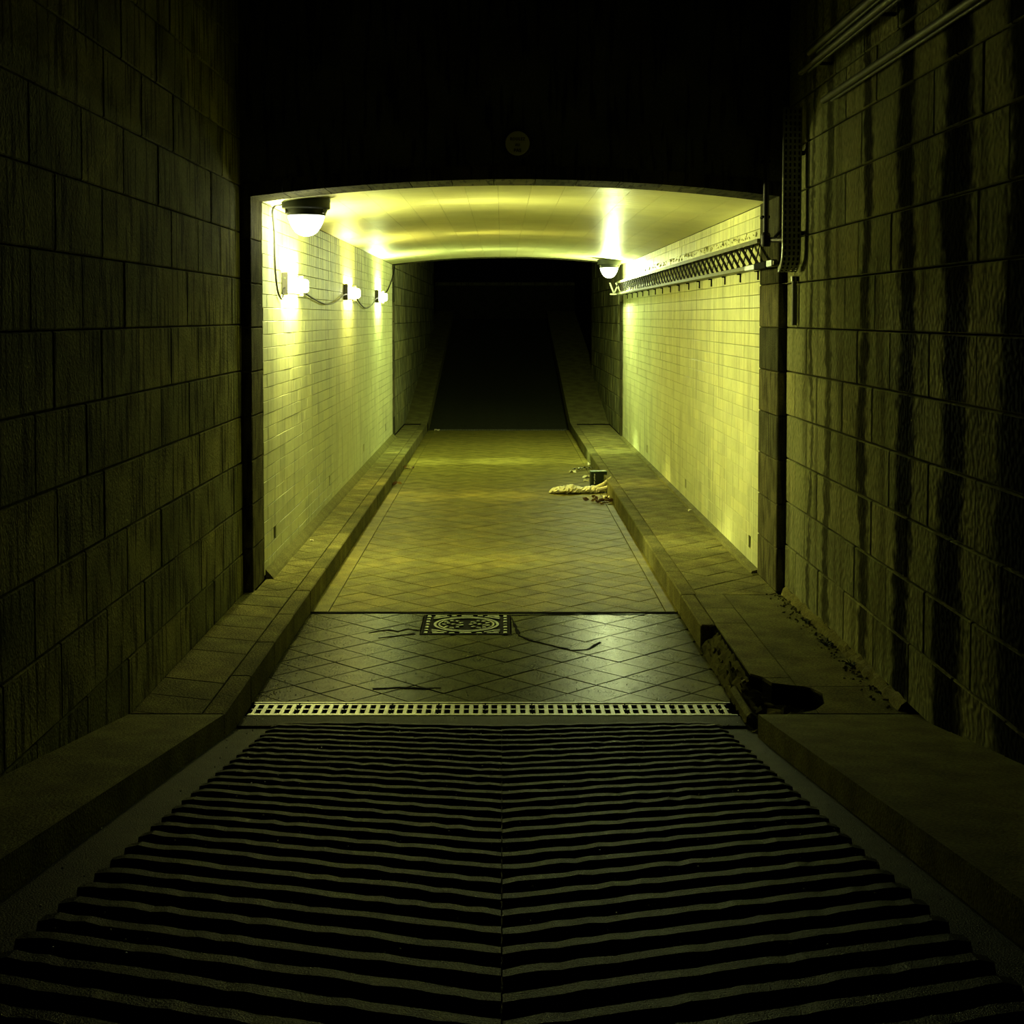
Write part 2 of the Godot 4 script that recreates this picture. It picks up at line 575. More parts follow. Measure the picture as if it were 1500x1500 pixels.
func build_tunnel() -> void:
	var wl := setting("wall_left", "cream painted block wall of the tunnel carrying the three batten lamps", "wall")
	slab(wl, "backing", XL - 0.35, XL - 0.062, -0.2, 3.45, ZF, ZN - 0.002, M.mortar)
	block_wall(wl, "block", XL, -1.0, -22.85, -10.46, SW + 0.03, func(_z): return cy(XL) - 0.004, 0.1035, 0.40, M.paint_left, 0.003, 0.002, 0.06, 300, weep([-10.95, -14.46, -18.06, -21.48], 0.45), func(_z): return -1.0)
	var wr := setting("wall_right", "cream painted block wall of the tunnel below the lattice cable tray", "wall")
	slab(wr, "backing", XR + 0.062, XR + 0.35, -0.2, 3.45, ZF, ZN - 0.002, M.mortar)
	block_wall(wr, "block", XR, 1.0, -22.85, -10.72, SW + 0.03, func(_z): return cy(XR) - 0.004, 0.1035, 0.40, M.paint, 0.003, 0.002, 0.06, 300, weep([-11.12, -15.03, -19.0, -22.7], 0.37), func(_z): return -1.0)
	for e in [[wl, XL - 0.05, [-10.95, -14.46, -18.06, -21.48], 0.45], [wr, XR + 0.05, [-11.12, -15.03, -19.0, -22.7], 0.37]]:
		for z in e[2]:
			var row := floorf((e[3] - SW - 0.03) / 0.1035)
			var yc := SW + 0.03 + (row + 0.5) * 0.1035
			slab(e[0], "weep_hole_shade", e[1] - 0.008, e[1] + 0.008, yc - 0.05, yc + 0.05, z - 0.053, z + 0.053, M.black)  # black plate stands in for the shade of a deeper hole
	# row of small uneven marks above the cable tray
	var marks := Shape.new()
	for i in 90:
		var z := -10.9 - 0.135 * i + rng.randf_range(-0.05, 0.05)
		if z < -22.0:
			break
		for k in rng.randi_range(1, 3):
			marks.box(Vector3(XR - 0.001, 2.852 + rng.randf_range(-0.022, 0.022), z + rng.randf_range(-0.05, 0.05)), Vector3(0.006, rng.randf_range(0.004, 0.014), rng.randf_range(0.01, 0.045)), 0.001, Basis(Vector3.RIGHT, rng.randf_range(-1.0, 1.0)))
	put(wr, "wall_marks", marks, M.mortar).set_meta("kind", "stuff")
	# mortar fillets along the foot of both walls
	for side in [-1, 1]:
		var fx: float = XL if side < 0 else XR
		var prof := PackedVector2Array([Vector2(0, SW - 0.02), Vector2(0, SW + (0.075 if side < 0 else 0.035)), Vector2(0.05, SW + 0.02), Vector2(0.075, SW - 0.02)])
		var sh := Shape.new()
		sh.sheet(prof, func(u, v, t): return Vector3(fx - side * u, v, t), -22.85, -10.5 if side < 0 else -10.72)
		put(wl if side < 0 else wr, "foot_fillet", sh, M.walk[1])
	# ceiling: curved slab with long narrow panels
	var ce := setting("ceiling", "glossy cream painted shallow vaulted ceiling of the tunnel", "ceiling")
	var prof2 := PackedVector2Array()
	for i in 17:
		var x := lerpf(XL - 0.2, XR + 0.2, i / 16.0)
		prof2.append(Vector2(x, cy(x) + 0.028))
	prof2.append(Vector2(XR + 0.2, 3.6)); prof2.append(Vector2(XL - 0.2, 3.6))
	var sl := Shape.new()
	sl.sheet(prof2, func(u, v, t): return Vector3(u, v, t), ZF + 0.02, -10.46)
	put(ce, "slab", sl, M.mortar)
	var cols := 15
	for i in cols:
		var x0 := lerpf(XL, XR, float(i) / cols)
		var x1 := lerpf(XL, XR, float(i + 1) / cols)
		var cuts := [-22.9, -19.2 + 1.1 * (i % 3), -15.6 + 0.9 * (i % 2), -12.9 + 0.7 * (i % 3), -10.46]
		for k in 4:
			var s := Shape.new()
			var g := 0.0012
			for j in 3:
				var a := lerpf(x0 + g, x1 - g, j / 3.0)
				var b := lerpf(x0 + g, x1 - g, (j + 1) / 3.0)
				var na := Vector3(0.25 * (a - 0.1) / (1.93 * 1.93) * -1.0, -1.0, 0).normalized()
				var nb := Vector3(0.25 * (b - 0.1) / (1.93 * 1.93) * -1.0, -1.0, 0).normalized()
				var z0: float = cuts[k] + g
				var z1: float = cuts[k + 1] - g
				var p := [Vector3(a, cy(a), z0), Vector3(b, cy(b), z0), Vector3(b, cy(b), z1), Vector3(a, cy(a), z1)]
				s.tri(p[0], p[1], p[2], na, nb, nb); s.tri(p[0], p[2], p[3], na, nb, na)
				for e in [[0, 1], [2, 3]]:
					s.face([p[e[0]], p[e[1]], p[e[1]] + Vector3(0, 0.027, 0), p[e[0]] + Vector3(0, 0.027, 0)], Vector3((a + b) * 0.5, cy(a), (z0 + z1) * 0.5))
				if j == 0: s.face([p[0], p[3], p[3] + Vector3(0, 0.027, 0), p[0] + Vector3(0, 0.027, 0)], Vector3(b, cy(b), z0))
				if j == 2: s.face([p[1], p[2], p[2] + Vector3(0, 0.027, 0), p[1] + Vector3(0, 0.027, 0)], Vector3(a, cy(a), z0))
			put(ce, "panel", s, M.ceiling[(i + k * 2) % 3])

func portal_stones(node: Node3D, z0: float, z1: float, right_depth: float) -> void:
	for side in [-1, 1]:
		var fx: float = XL if side < 0 else XR - 0.012
		var y := SW
		var k := 0
		while y < 3.06:
			var h := minf(0.325, cy(fx) + 0.07 - y)
			var d0 := z0
			if side > 0:
				d0 = z1 - right_depth
			slab(node, "jamb_stone", fx, fx + side * 0.075, y + 0.003, y + h - 0.003, d0 + 0.004 * (k % 2), z1, pick(M.stone), 0.006)
			y += 0.325
			k += 1
	var n := 13
	for i in n:
		var a := lerpf(XL - 0.075, XR + 0.062, float(i) / n) + 0.003
		var b := lerpf(XL - 0.075, XR + 0.062, float(i + 1) / n) - 0.003
		var s := Shape.new()
		var t := 0.10
		s.hexa([Vector3(a, cy(a), z0), Vector3(b, cy(b), z0), Vector3(b, cy(b), z1), Vector3(a, cy(a), z1), Vector3(a, cy(a) + t, z0), Vector3(b, cy(b) + t, z0), Vector3(b, cy(b) + t, z1), Vector3(a, cy(a) + t, z1)])
		put(node, "arch_stone", s, M.stone[(i * 2 + i / 3) % 3])

func build_portals() -> void:
	var t1 := setting("trim_1", "grey stone frame round the near mouth of the tunnel", "stone frame")
	portal_stones(t1, -10.455, ZN + 0.012, 0.72)
	var t2 := setting("trim_2", "rough weathered stone frame round the far mouth of the tunnel", "stone frame")
	portal_stones(t2, ZF, -22.86, 0.54)
	var wf := setting("wall_front", "dark grimy concrete facade above the near tunnel mouth", "wall")
	for e in [[ZN, -10.45], [-22.9, ZF]]:
		var poly := PackedVector2Array()
		for i in 17:
			var x := lerpf(-2.3, 2.5, i / 16.0)
			poly.append(Vector2(x, cy(clampf(x, XL - 0.075, XR + 0.062)) + 0.10))
		poly.append(Vector2(2.5, 5.2)); poly.append(Vector2(-2.3, 5.2))
		var sh := Shape.new()
		sh.sheet(poly, func(u, v, t): return Vector3(u, v, t), e[1], e[0])
		put(wf, "header", sh, M.facade)
		slab(wf, "pier", -2.3, XL - 0.078, -0.2, 3.3, e[1], e[0], M.facade)
		slab(wf, "pier", XR + 0.066, 2.5, -0.2, 3.3, e[1], e[0], M.facade)
	# ramp walls of large concrete blocks
	var flat := func(_z): return 4.75
	var l := setting("wall_ramp_left", "dark concrete block retaining wall left of the near ramp", "wall")
	slab(l, "backing", OL - 0.4, OL - 0.098, -0.3, 4.75, -9.998, 1.5, M.joint)
	block_wall(l, "block", OL, -1.0, -9.99, 1.4, 0.11, flat, 0.337, 0.69, M.block_left, 0.008, 0.006, 0.095, 300, whole, walk_y)
	var r := setting("wall_ramp_right", "water-stained concrete block retaining wall right of the near ramp", "wall")
	slab(r, "backing", OR + 0.098, OR + 0.4, -0.3, 4.75, -9.998, 1.5, M.joint)
	block_wall(r, "block", OR, 1.0, -9.99, 1.4, 0.2, flat, 0.3185, 0.67, M.block_right, 0.008, 0.006, 0.095, 300, whole, walk_y)
	# walls of the far ramp
	var far_floor := func(z): return SW + maxf(0.0, (-26.7 - z) * SLOPE)
	var fl := setting("wall_far_left", "block retaining wall seen through the far mouth on the left", "wall")
	slab(fl, "backing", -2.3, XL - 0.11, -0.3, 4.6, -40.0, ZF - 0.01, M.joint)
	block_wall(fl, "block", XL - 0.012, -1.0, -37.0, ZF - 0.012, 0.16, func(_z): return 4.6, 0.3185, 0.66, M.block_left, 0.008, 0.005, 0.095, 300, whole, far_floor)
	var fr := setting("wall_far_right", "dark retaining wall seen through the far mouth on the right", "wall")
	slab(fr, "backing", XR + 0.10, 2.6, -0.3, 4.6, -40.0, ZF - 0.01, M.joint)
	block_wall(fr, "block", XR + 0.005, 1.0, -31.0, ZF - 0.012, 0.16, func(_z): return 4.6, 0.3185, 0.66, M.block_left, 0.008, 0.005, 0.092, 300, whole, far_floor)
	var fb := setting("wall_far_end", "barely visible concrete wall across the top of the far ramp", "wall")
	slab(fb, "wall_slab", -3.0, 3.2, 1.4, 3.1, -40.4, -40.05, M.joint)
	slab(fb, "coping", -3.1, 3.3, 3.1, 3.2, -40.45, -40.0, M.stone[0], 0.02)

func build_ground() -> void:
	# roadway in the tunnel
	var fl := setting("floor", "worn roadway of diamond-laid concrete tiles through the tunnel", "road")
	slab(fl, "bed", -2.2, 2.4, -0.25, -0.012, -27.0, -10.02, M.dark)
	diamonds(fl, "tile", rect(-1.285, 1.215, -26.3, -10.06), PackedVector2Array(), 0.255, 0.006, -0.015, 0.0, M.tile, 300)
	for i in 17:
		var z1 := -10.06 - i * 0.97
		for e in [[KL, -1.29], [1.22, KR]]:
			var a: float = e[0]
			var b: float = e[1]
			slab(fl, "gutter_strip", a, b, -0.015, 0.002, maxf(z1 - 0.964, -26.3), z1, pick(M.tile), 0.002)
	# apron between the portal and the drain
	var ap := setting("apron", "worn patch of diamond-laid concrete paving between tunnel mouth and drain", "road")
	slab(ap, "bed", KL - 0.3, KR + 0.3, -0.25, -0.014, -10.02, -7.66, M.dark)
	var hole := rect(-0.572, 0.068, -9.955, -9.315)
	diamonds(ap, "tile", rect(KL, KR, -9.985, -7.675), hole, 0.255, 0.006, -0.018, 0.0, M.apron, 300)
	slab(ap, "edge_strip", KL, KR, -0.02, 0.002, -7.405, ZR, M.ramp, 0.003)
	slab(ap, "drain_bed", KL, KR, -0.25, -0.10, -7.68, ZR, M.dark)
	# cracks filled with dark tar, slightly proud
	var cr := Shape.new()
	var lines := [
		[[-1.36, -10.02], [-0.9, -10.035], [-0.7, -10.02], [-0.3, -10.03], [0.1, -10.02], [0.5, -10.03], [0.9, -10.022], [1.29, -10.03]],
		[[0.07, -9.86], [0.12, -9.3], [0.2, -9.15], [0.3, -9.05], [0.47, -8.87], [0.57, -8.9], [0.66, -9.1]],
		[[-0.58, -9.45], [-0.66, -9.5], [-0.72, -9.42], [-0.80, -9.47], [-0.92, -9.38]],
		[[-0.60, -9.35], [-0.70, -9.3], [-0.84, -9.22]],
		[[-0.76, -7.95], [-0.6, -7.98], [-0.45, -7.96], [-0.36, -7.97]],
		[[0.07, -9.93], [0.35, -9.955], [0.7, -9.96], [1.05, -9.95]],
	]
	for ln in lines:
		for i in ln.size() - 1:
			var a := Vector3(ln[i][0], 0.001, ln[i][1])
			var b := Vector3(ln[i + 1][0], 0.001, ln[i + 1][1])
			var steps := maxi(2, int((b - a).length() / 0.06))
			for k in steps:
				var p := a.lerp(b, float(k) / steps) + Vector3(0, 0, sin(k * 2.4 + i) * 0.006)
				var q := a.lerp(b, float(k + 1) / steps) + Vector3(0, 0, sin((k + 1) * 2.4 + i) * 0.006)
				cr.bar(p, q, rng.randf_range(0.02, 0.05) if ln.size() == 8 else rng.randf_range(0.008, 0.03), 0.005, Vector3.FORWARD)
	put(ap, "crack", cr, M.lattice)
	# pavements: kerb stones and tiles
	var left := setting("pavement_left", "narrow raised pavement along the left wall with a dark kerb face", "pavement")
	slab(left, "bed", -2.3, KL - 0.1, -0.25, SW - 0.012, -27.0, ZS, M.dark)
	diamonds(left, "tile", rect(XL + 0.005, KL - 0.118, -25.6, -10.06), PackedVector2Array(), 0.23, 0.008, SW - 0.02, SW, M.walk, 130)
	var z := -10.06
	while z > -26.0:
		slab(left, "kerb_stone", KL - 0.115, KL, -0.02, SW + 0.001, z - 0.9, z - 0.005, pick(M.kerb), 0.008)
		z -= 0.905
	z = -10.05
	while z < ZS - 0.01:
		var z2 := minf(z + 0.8, ZS)
		slab(left, "kerb_stone", KL - 0.115, KL, -0.02, SW + 0.001, z + 0.004, z2, pick(M.kerb), 0.008)
		z += 0.8
	var step := 0.33
	var zz := -10.25
	while zz < ZS + 0.2:                                  # skewed slabs outside the tunnel
		var sk := 0.13
		var q := PackedVector2Array([Vector2(OL + 0.005, zz), Vector2(KL - 0.12, zz + sk), Vector2(KL - 0.12, zz + sk + step - 0.006), Vector2(OL + 0.005, zz + step - 0.006)])
		for piece in Geometry2D.intersect_polygons(q, rect(OL, KL - 0.12, -10.05, ZS - 0.01)):
			var s := Shape.new()
			s.prism(piece, SW - 0.02, SW + rng.randf_range(-0.002, 0.002), 0.003)
			put(left, "paving_slab", s, pick(M.walk))
		zz += step
	var right := setting("pavement_right", "raised pavement along the right wall with a broken kerb near the drain", "pavement")
	var breach := PackedVector2Array([Vector2(1.3, -8.91), Vector2(1.405, -8.91), Vector2(1.40, -8.2), Vector2(1.395, -7.72), Vector2(1.47, -7.62), Vector2(1.5, -7.5), Vector2(1.58, -7.46), Vector2(1.69, -7.4), Vector2(1.73, -7.28), Vector2(1.70, -7.1), Vector2(1.62, -6.97), Vector2(1.5, -6.89), Vector2(1.3, -6.88)])
	var bed := Shape.new()
	for q in Geometry2D.clip_polygons(rect(KR + 0.1, 2.4, -27.0, ZS), breach):
		bed.prism(q, -0.25, SW - 0.012)
	put(right, "bed", bed, M.dark)
	diamonds(right, "tile", rect(KR + 0.118, XR - 0.005, -25.6, -9.91), PackedVector2Array(), 0.255, 0.008, SW - 0.02, SW, M.walk, 220)
	z = -9.91
	while z > -26.0:
		slab(right, "kerb_stone", KR, KR + 0.115, -0.02, SW + 0.001, z - 0.9, z - 0.005, pick(M.kerb), 0.008)
		z -= 0.905
	slab(right, "kerb_stone", KR, KR + 0.10, -0.02, SW + 0.001, -9.9, -8.915, M.kerb[2], 0.008)
	slab(right, "kerb_stub", KR, KR + 0.05, -0.02, 0.07, -7.78, -7.2, M.kerb[1], 0.02)
	var cells := [[KR + 0.105, 1.62], [1.626, OR - 0.005]]
	for c in 2:
		zz = -9.9
		while zz < ZS:
			var l2 := 0.46 if c == 0 else 0.62
			for piece in Geometry2D.clip_polygons(Geometry2D.intersect_polygons(rect(cells[c][0], cells[c][1], zz, zz + l2 - 0.005), rect(1.3, OR, -9.9, ZS - 0.01))[0] if zz + 0.02 < ZS else PackedVector2Array([Vector2.ZERO, Vector2(0.001, 0), Vector2(0, 0.001)]), breach):
				if piece.size() > 2:
					var s := Shape.new()
					s.prism(piece, SW - 0.02, SW + rng.randf_range(-0.002, 0.002))
					put(right, "paving_slab", s, pick(M.walk))
			zz += l2
	# broken bank of earth where the kerb is missing: a lumpy slope from the road up to the slabs
	var bank := Shape.new()
	var nz := 60
	var nx := 12
	var nf := FastNoiseLite.new()
	nf.seed = 5
	nf.frequency = 9.0
	var pt := func(i, j):
		var zc := lerpf(-8.91, -6.85, float(j) / nz)
		var wide := 0.115 + 0.33 * smoothstep(-7.75, -7.4, zc) - 0.1 * smoothstep(-7.1, -6.85, zc)
		var u := float(i) / nx
		var x := KR - 0.005 + u * wide
		var high := lerpf(0.004, 0.135, pow(u, 0.8)) * (1.0 - 0.62 * smoothstep(-7.8, -7.5, zc)) + 0.03 * smoothstep(-7.1, -6.85, zc)
		return Vector3(x, maxf(high + 0.045 * nf.get_noise_2d(x * 2.0, zc * 1.6) + 0.02 * nf.get_noise_2d(x * 7.0 + 9.0, zc * 6.0), -0.02), zc)
	for j in nz:
		for i in nx:
			var a: Vector3 = pt.call(i, j); var b: Vector3 = pt.call(i + 1, j); var c: Vector3 = pt.call(i + 1, j + 1); var e: Vector3 = pt.call(i, j + 1)
			for tr in [[a, b, c], [a, c, e]]:
				var g: Vector3 = (tr[2] - tr[0]).cross(tr[1] - tr[0]).normalized()
				if g.y < 0.0: g = -g
				bank.tri(tr[0], tr[1], tr[2], g, g, g)
	put(right, "earth_bank", bank, M.earth)
	# dirt and crumbs along the foot of the right ramp wall
	var crumbs := Shape.new()
	for i in 260:
		var cz := rng.randf_range(-9.9, -7.0)
		var cx := OR - 0.01 - absf(rng.randfn(0.0, 0.06))
		var r := rng.randf_range(0.003, 0.009)
		crumbs.box(Vector3(cx, SW + r * 0.5, cz), Vector3(r * 2, r * 1.2, r * 1.7), r * 0.35, Basis(Vector3(rng.randf(), rng.randf(), rng.randf()).normalized(), rng.randf() * 3.0))
	var haunch := Shape.new()
	var hp := []
	for i in 61:
		var hz := lerpf(-9.95, -6.95, i / 60.0)
		var hw := 0.03 + 0.025 * absf(nf.get_noise_1d(hz * 3.0)) + rng.randf_range(0.0, 0.012)
		var hh := 0.05 + 0.03 * nf.get_noise_1d(hz * 2.0 + 40.0) + rng.randf_range(0.0, 0.01)
		hp.append([Vector3(OR - hw, SW - 0.005, hz), Vector3(OR - hw * 0.6, SW + hh * 0.6, hz), Vector3(OR + 0.003, SW + hh, hz)])
	for i in 60:
		for k in 2:
			haunch.face([hp[i][k], hp[i + 1][k], hp[i + 1][k + 1]], Vector3(OR + 0.1, SW - 0.1, hp[i][0].z))
			haunch.face([hp[i][k], hp[i + 1][k + 1], hp[i][k + 1]], Vector3(OR + 0.1, SW - 0.1, hp[i][0].z))
	put(right, "mortar_haunch", haunch, M.kerb[2])
	put(right, "crumbs", crumbs, M.earth).set_meta("kind", "stuff")

func build_ramps() -> void:
	var ra := setting("ramp", "dark ribbed concrete ramp climbing towards the viewer", "ramp")
	var s := Shape.new()
	var zt := 1.5
	s.hexa([Vector3(KL - 0.02, -0.3, ZR), Vector3(KR + 0.02, -0.3, ZR), Vector3(KR + 0.02, ramp_y(zt) - 0.5, zt), Vector3(KL - 0.02, ramp_y(zt) - 0.5, zt), Vector3(KL - 0.02, -0.012, ZR), Vector3(KR + 0.02, -0.012, ZR), Vector3(KR + 0.02, ramp_y(zt) - 0.012, zt), Vector3(KL - 0.02, ramp_y(zt) - 0.012, zt)])
	put(ra, "ramp_slab", s, M.ramp)
	var i := 0
	while true:
		var zc := ZR + 0.09 + 0.165 * i
		if zc > 0.2:
			break
		var sk := lerpf(0.16, 0.4, clampf((zc + 7.2) / 3.0, 0, 1))
		for side in [-1, 1]:
			var rib := Shape.new()
			var n := 26
			var rows := []
			for k in n + 1:
				var u := float(k) / n
				var x: float = side * lerpf(0.002, 1.17 if side > 0 else 1.22, u)
				var z := zc - sk * absf(x) + 0.26 * sk
				if z < ZR + 0.02: z = ZR + 0.02
				var w := 0.044 + rng.randf_range(-0.005, 0.004)
				var h := 0.024 + rng.randf_range(-0.004, 0.002)
				if k == n: h *= 0.5
				rows.append([Vector3(x, ramp_y(z - w) - 0.014, z - w), Vector3(x, ramp_y(z - w * 0.62) + h, z - w * 0.62), Vector3(x, ramp_y(z + w * 0.62) + h, z + w * 0.62), Vector3(x, ramp_y(z + w) - 0.014, z + w)])
			for k in n:
				for e in 3:
					rib.face([rows[k][e], rows[k + 1][e], rows[k + 1][e + 1], rows[k][e + 1]], (rows[k][0] + rows[k + 1][3]) * 0.5 - Vector3(0, 0.05, 0))
			for k in [0, n]:
				rib.face(rows[k], rows[n / 2][1])
			put(ra, "rib", rib, M.ramp)
		i += 1
	# pavements that climb beside the ramp
	for side in [-1, 1]:
		var p := setting("ramp_pavement", "dark %s pavement climbing beside the near ramp" % ("left" if side < 0 else "right"), "pavement")
		var x0: float = OL - 0.3 if side < 0 else KR
		var x1: float = KL if side < 0 else OR + 0.3
		var b := Shape.new()
		b.hexa([Vector3(x0, -0.3, ZS + 0.004), Vector3(x1, -0.3, ZS + 0.004), Vector3(x1, 0.4, zt), Vector3(x0, 0.4, zt), Vector3(x0, SW, ZS + 0.004), Vector3(x1, SW, ZS + 0.004), Vector3(x1, walk_y(zt), zt), Vector3(x0, walk_y(zt), zt)])
		put(p, "pavement_slab", b, M.walk[1])
	# far ramp
	var fa := setting("far_ramp", "dark ramp climbing away beyond the far mouth of the tunnel", "ramp")
	var fs := Shape.new()
	fs.hexa([Vector3(-2.3, -0.3, -26.7), Vector3(2.5, -0.3, -26.7), Vector3(2.5, 1.2, -40.0), Vector3(-2.3, 1.2, -40.0), Vector3(-2.3, 0, -26.7), Vector3(2.5, 0, -26.7), Vector3(2.5, 2.13, -40.0), Vector3(-2.3, 2.13, -40.0)])
	put(fa, "ramp_slab", fs, M.ramp)
	slab(fa, "threshold", -2.2, 2.4, -0.25, -0.004, -26.72, -26.42, M.ramp)
	for e in [[-2.2, KL], [KR, 2.4]]:
		var b2 := Shape.new()
		b2.hexa([Vector3(e[0], -0.3, -26.0), Vector3(e[1], -0.3, -26.0), Vector3(e[1], 1.2, -40.0), Vector3(e[0], 1.2, -40.0), Vector3(e[0], SW, -26.0), Vector3(e[1], SW, -26.0), Vector3(e[1], 2.35, -40.0), Vector3(e[0], 2.35, -40.0)])
		put(fa, "side_pavement", b2, M.walk[1])
	# wet grit lying on apron and ramp
	var peb := Shape.new()
	peb.box(Vector3.ZERO, Vector3(1, 0.7, 0.9), 0.28)
	var mm := MultiMesh.new()
	mm.transform_format = MultiMesh.TRANSFORM_3D
	mm.mesh = peb.mesh()
	mm.instance_count = 900
	for k in 900:
		var z := lerpf(-9.9, -3.2, pow(rng.randf(), 0.9))
		var x := rng.randf_range(KL + 0.02, KR - 0.02)
		if rng.randf() < 0.35:
			x = KL + absf(rng.randfn(0.0, 0.10)) + 0.01
			z = rng.randf_range(-9.9, -7.3)
		var r := rng.randf_range(0.003, 0.008)
		var y := ramp_y(z) + r * 0.3 + (0.018 if z > ZR else 0.0)
		if z < -7.38 and z > -7.70:
			z -= 0.35
		mm.set_instance_transform(k, Transform3D(Basis(Vector3(rng.randf(), 1, rng.randf()).normalized(), rng.randf() * TAU).scaled(Vector3.ONE * r), Vector3(x, y, z)))
	var mi := MultiMeshInstance3D.new()
	mi.name = "grit"
	mi.multimesh = mm
	mi.material_override = M.grit
	add_child(mi)
	tag(mi, "pale wet grit scattered over the apron and the ribbed ramp", "grit", "", "stuff")

# ---------------------------------------------------------------- lamps
func omni(parent: Node3D, at: Vector3, c: Color, e: float, size: float) -> void:
	var l := OmniLight3D.new()
	l.name = "light"
	l.position = at
	l.light_color = c
	l.light_energy = e
	l.light_size = size
	l.omni_range = 60.0
	l.omni_attenuation = 2.0
	l.shadow_enabled = true
	parent.add_child(l, true)

func spot(parent: Node3D, at: Vector3, towards: Vector3, c: Color, e: float, angle: float) -> void:
	var l := SpotLight3D.new()
	l.name = "light"
	l.light_color = c
	l.light_energy = e
	l.light_size = 0.015
	l.spot_range = 60.0
	l.spot_attenuation = 2.0
	l.spot_angle = angle
	l.spot_angle_attenuation = 1.0
	l.shadow_enabled = true
	var zb := -towards.normalized()
	var xb := Vector3.UP.cross(zb).normalized()
	l.transform = Transform3D(Basis(xb, zb.cross(xb), zb), at)
	parent.add_child(l, true)

func area(parent: Node3D, at: Vector3, towards: Vector3, size: Vector2, c: Color, e: float) -> void:
	var l := AreaLight3D.new()
	l.name = "light"
	l.light_color = c
	l.light_energy = e
	l.area_size = size
	l.area_range = 60.0
	l.area_attenuation = 2.0
	l.shadow_enabled = true
	var zb := -towards                           # a light shines along its -z; x runs along the lamp
	var xb := Vector3(0, 0, 1)
	l.transform = Transform3D(Basis(xb, zb.cross(xb), zb), at)
	parent.add_child(l, true)

func bowl_lamp(at: Vector3, c: Color, e: float, inward: float, g: float, label: String) -> void:
	var o := thing("ceiling_lamp", label, "lamp", "bowl lamps under the ceiling", at)
	var h := Shape.new()
	h.lathe(Vector3.ZERO, [[0.0, 0.02], [0.19, 0.02], [0.19, -0.055], [0.182, -0.064], [0.17, -0.066]], 32)
	put(o, "housing", h, M.housing)
	var col := Shape.new()
	col.lathe(Vector3.ZERO, [[0.17, -0.062], [0.158, -0.09], [0.15, -0.112], [0.143, -0.115]], 32)
	var ring := put(o, "collar", col, M.housing)
	for k in 3:
		var a := TAU * k / 3.0 + 0.5
		var cl := Shape.new()
		cl.box(Vector3(cos(a) * 0.168, -0.078, sin(a) * 0.168), Vector3(0.014, 0.045, 0.02), 0.003, Basis(Vector3.UP, -a))
		put(ring, "clip", cl, M.cap)
	var b := Shape.new()
	b.lathe(Vector3.ZERO, [[0.143, -0.114], [0.141, -0.13], [0.128, -0.17], [0.108, -0.21], [0.084, -0.243], [0.055, -0.263], [0.025, -0.272], [0.0, -0.274]], 32)
	put(o, "glass_bowl", b, glow(c.lerp(Color.WHITE, 0.55), g))
	omni(o, Vector3(0, -0.185, 0), c, e, 0.07)
	if inward > 0.0:                              # added spot sends most of the light into the tunnel
		spot(o, Vector3(0, -0.185, 0), Vector3(-0.3, -0.3, -0.9), c, inward, 84.0)

func batten_lamp(z0: float, z1: float, y: float, c: Color, e: float, out: float, up: float, down: float, lobe: float, band: float, g: float, label: String) -> void:
	var mid := (z0 + z1) * 0.5
	var o := thing("wall_lamp", label, "lamp", "batten lamps on the left wall", Vector3(XL, y, mid))
	var L := absf(z1 - z0)
	var bp := Shape.new()
	bp.box(Vector3(0.012, 0, 0), Vector3(0.024, 0.15, L), 0.004)
	put(o, "back_plate", bp, M.cap)
	for s in [-1, 1]:
		var ec := Shape.new()
		ec.box(Vector3(0.026, 0, s * (L * 0.5 - 0.006)), Vector3(0.052, 0.19, 0.022), 0.006)
		var cap := put(o, "end_cap", ec, M.cap)
		var sc := Shape.new()
		sc.lathe(Vector3.ZERO, [[0.0, 0.006], [0.008, 0.006], [0.010, 0.0]], 10)
		part(cap, "screw", sc.mesh(), M.steel, Transform3D(Basis(Vector3.RIGHT, s * PI / 2), Vector3(0.026, 0.045, s * (L * 0.5 + 0.004))))
	var d := Shape.new()                         # diffuser with rounded front edges
	var prof := PackedVector2Array([Vector2(0.024, -0.06), Vector2(0.075, -0.06), Vector2(0.092, -0.052), Vector2(0.1, -0.036), Vector2(0.1, 0.036), Vector2(0.092, 0.052), Vector2(0.075, 0.06), Vector2(0.024, 0.06)])
	d.sheet(prof, func(u, v, t): return Vector3(u, v, t), -L * 0.5 + 0.006, L * 0.5 - 0.006)
	put(o, "diffuser", d, glow(c.lerp(Color.WHITE, 0.6), g))
	var len := L - 0.06
	for k in [-1, 0, 1]:
		spot(o, Vector3(0.112, 0, k * L * 0.3), Vector3(1, -0.12, 0), c, e * out / 3.0, 46.0)
	spot(o, Vector3(0.09, -0.07, 0), Vector3(0.62, -2.47, -0.35), c, e * lobe * 0.6, 15.0)
	spot(o, Vector3(0.105, 0.05, 0), Vector3(1.75, 0.62, 0), c, e * band, 15.0)
	spot(o, Vector3(0.10, -0.06, 0), Vector3(1.80, -2.47, -0.45), c, e * lobe * 1.3, 13.0)
	spot(o, Vector3(0.11, -0.05, 0), Vector3(3.25, -2.30, -0.35), c, e * lobe * 2.6, 9.0)  # extra spot, added to brighten the right pavement
	area(o, Vector3(0.058, 0.064, 0), Vector3.UP, Vector2(len, 0.06), c, e * up)
	area(o, Vector3(0.058, -0.064, 0), Vector3.DOWN, Vector2(len, 0.06), c, e * down)

func lamp_colour(r: float, g: float, b: float) -> Color:
	return Color(r, g, b).linear_to_srgb()

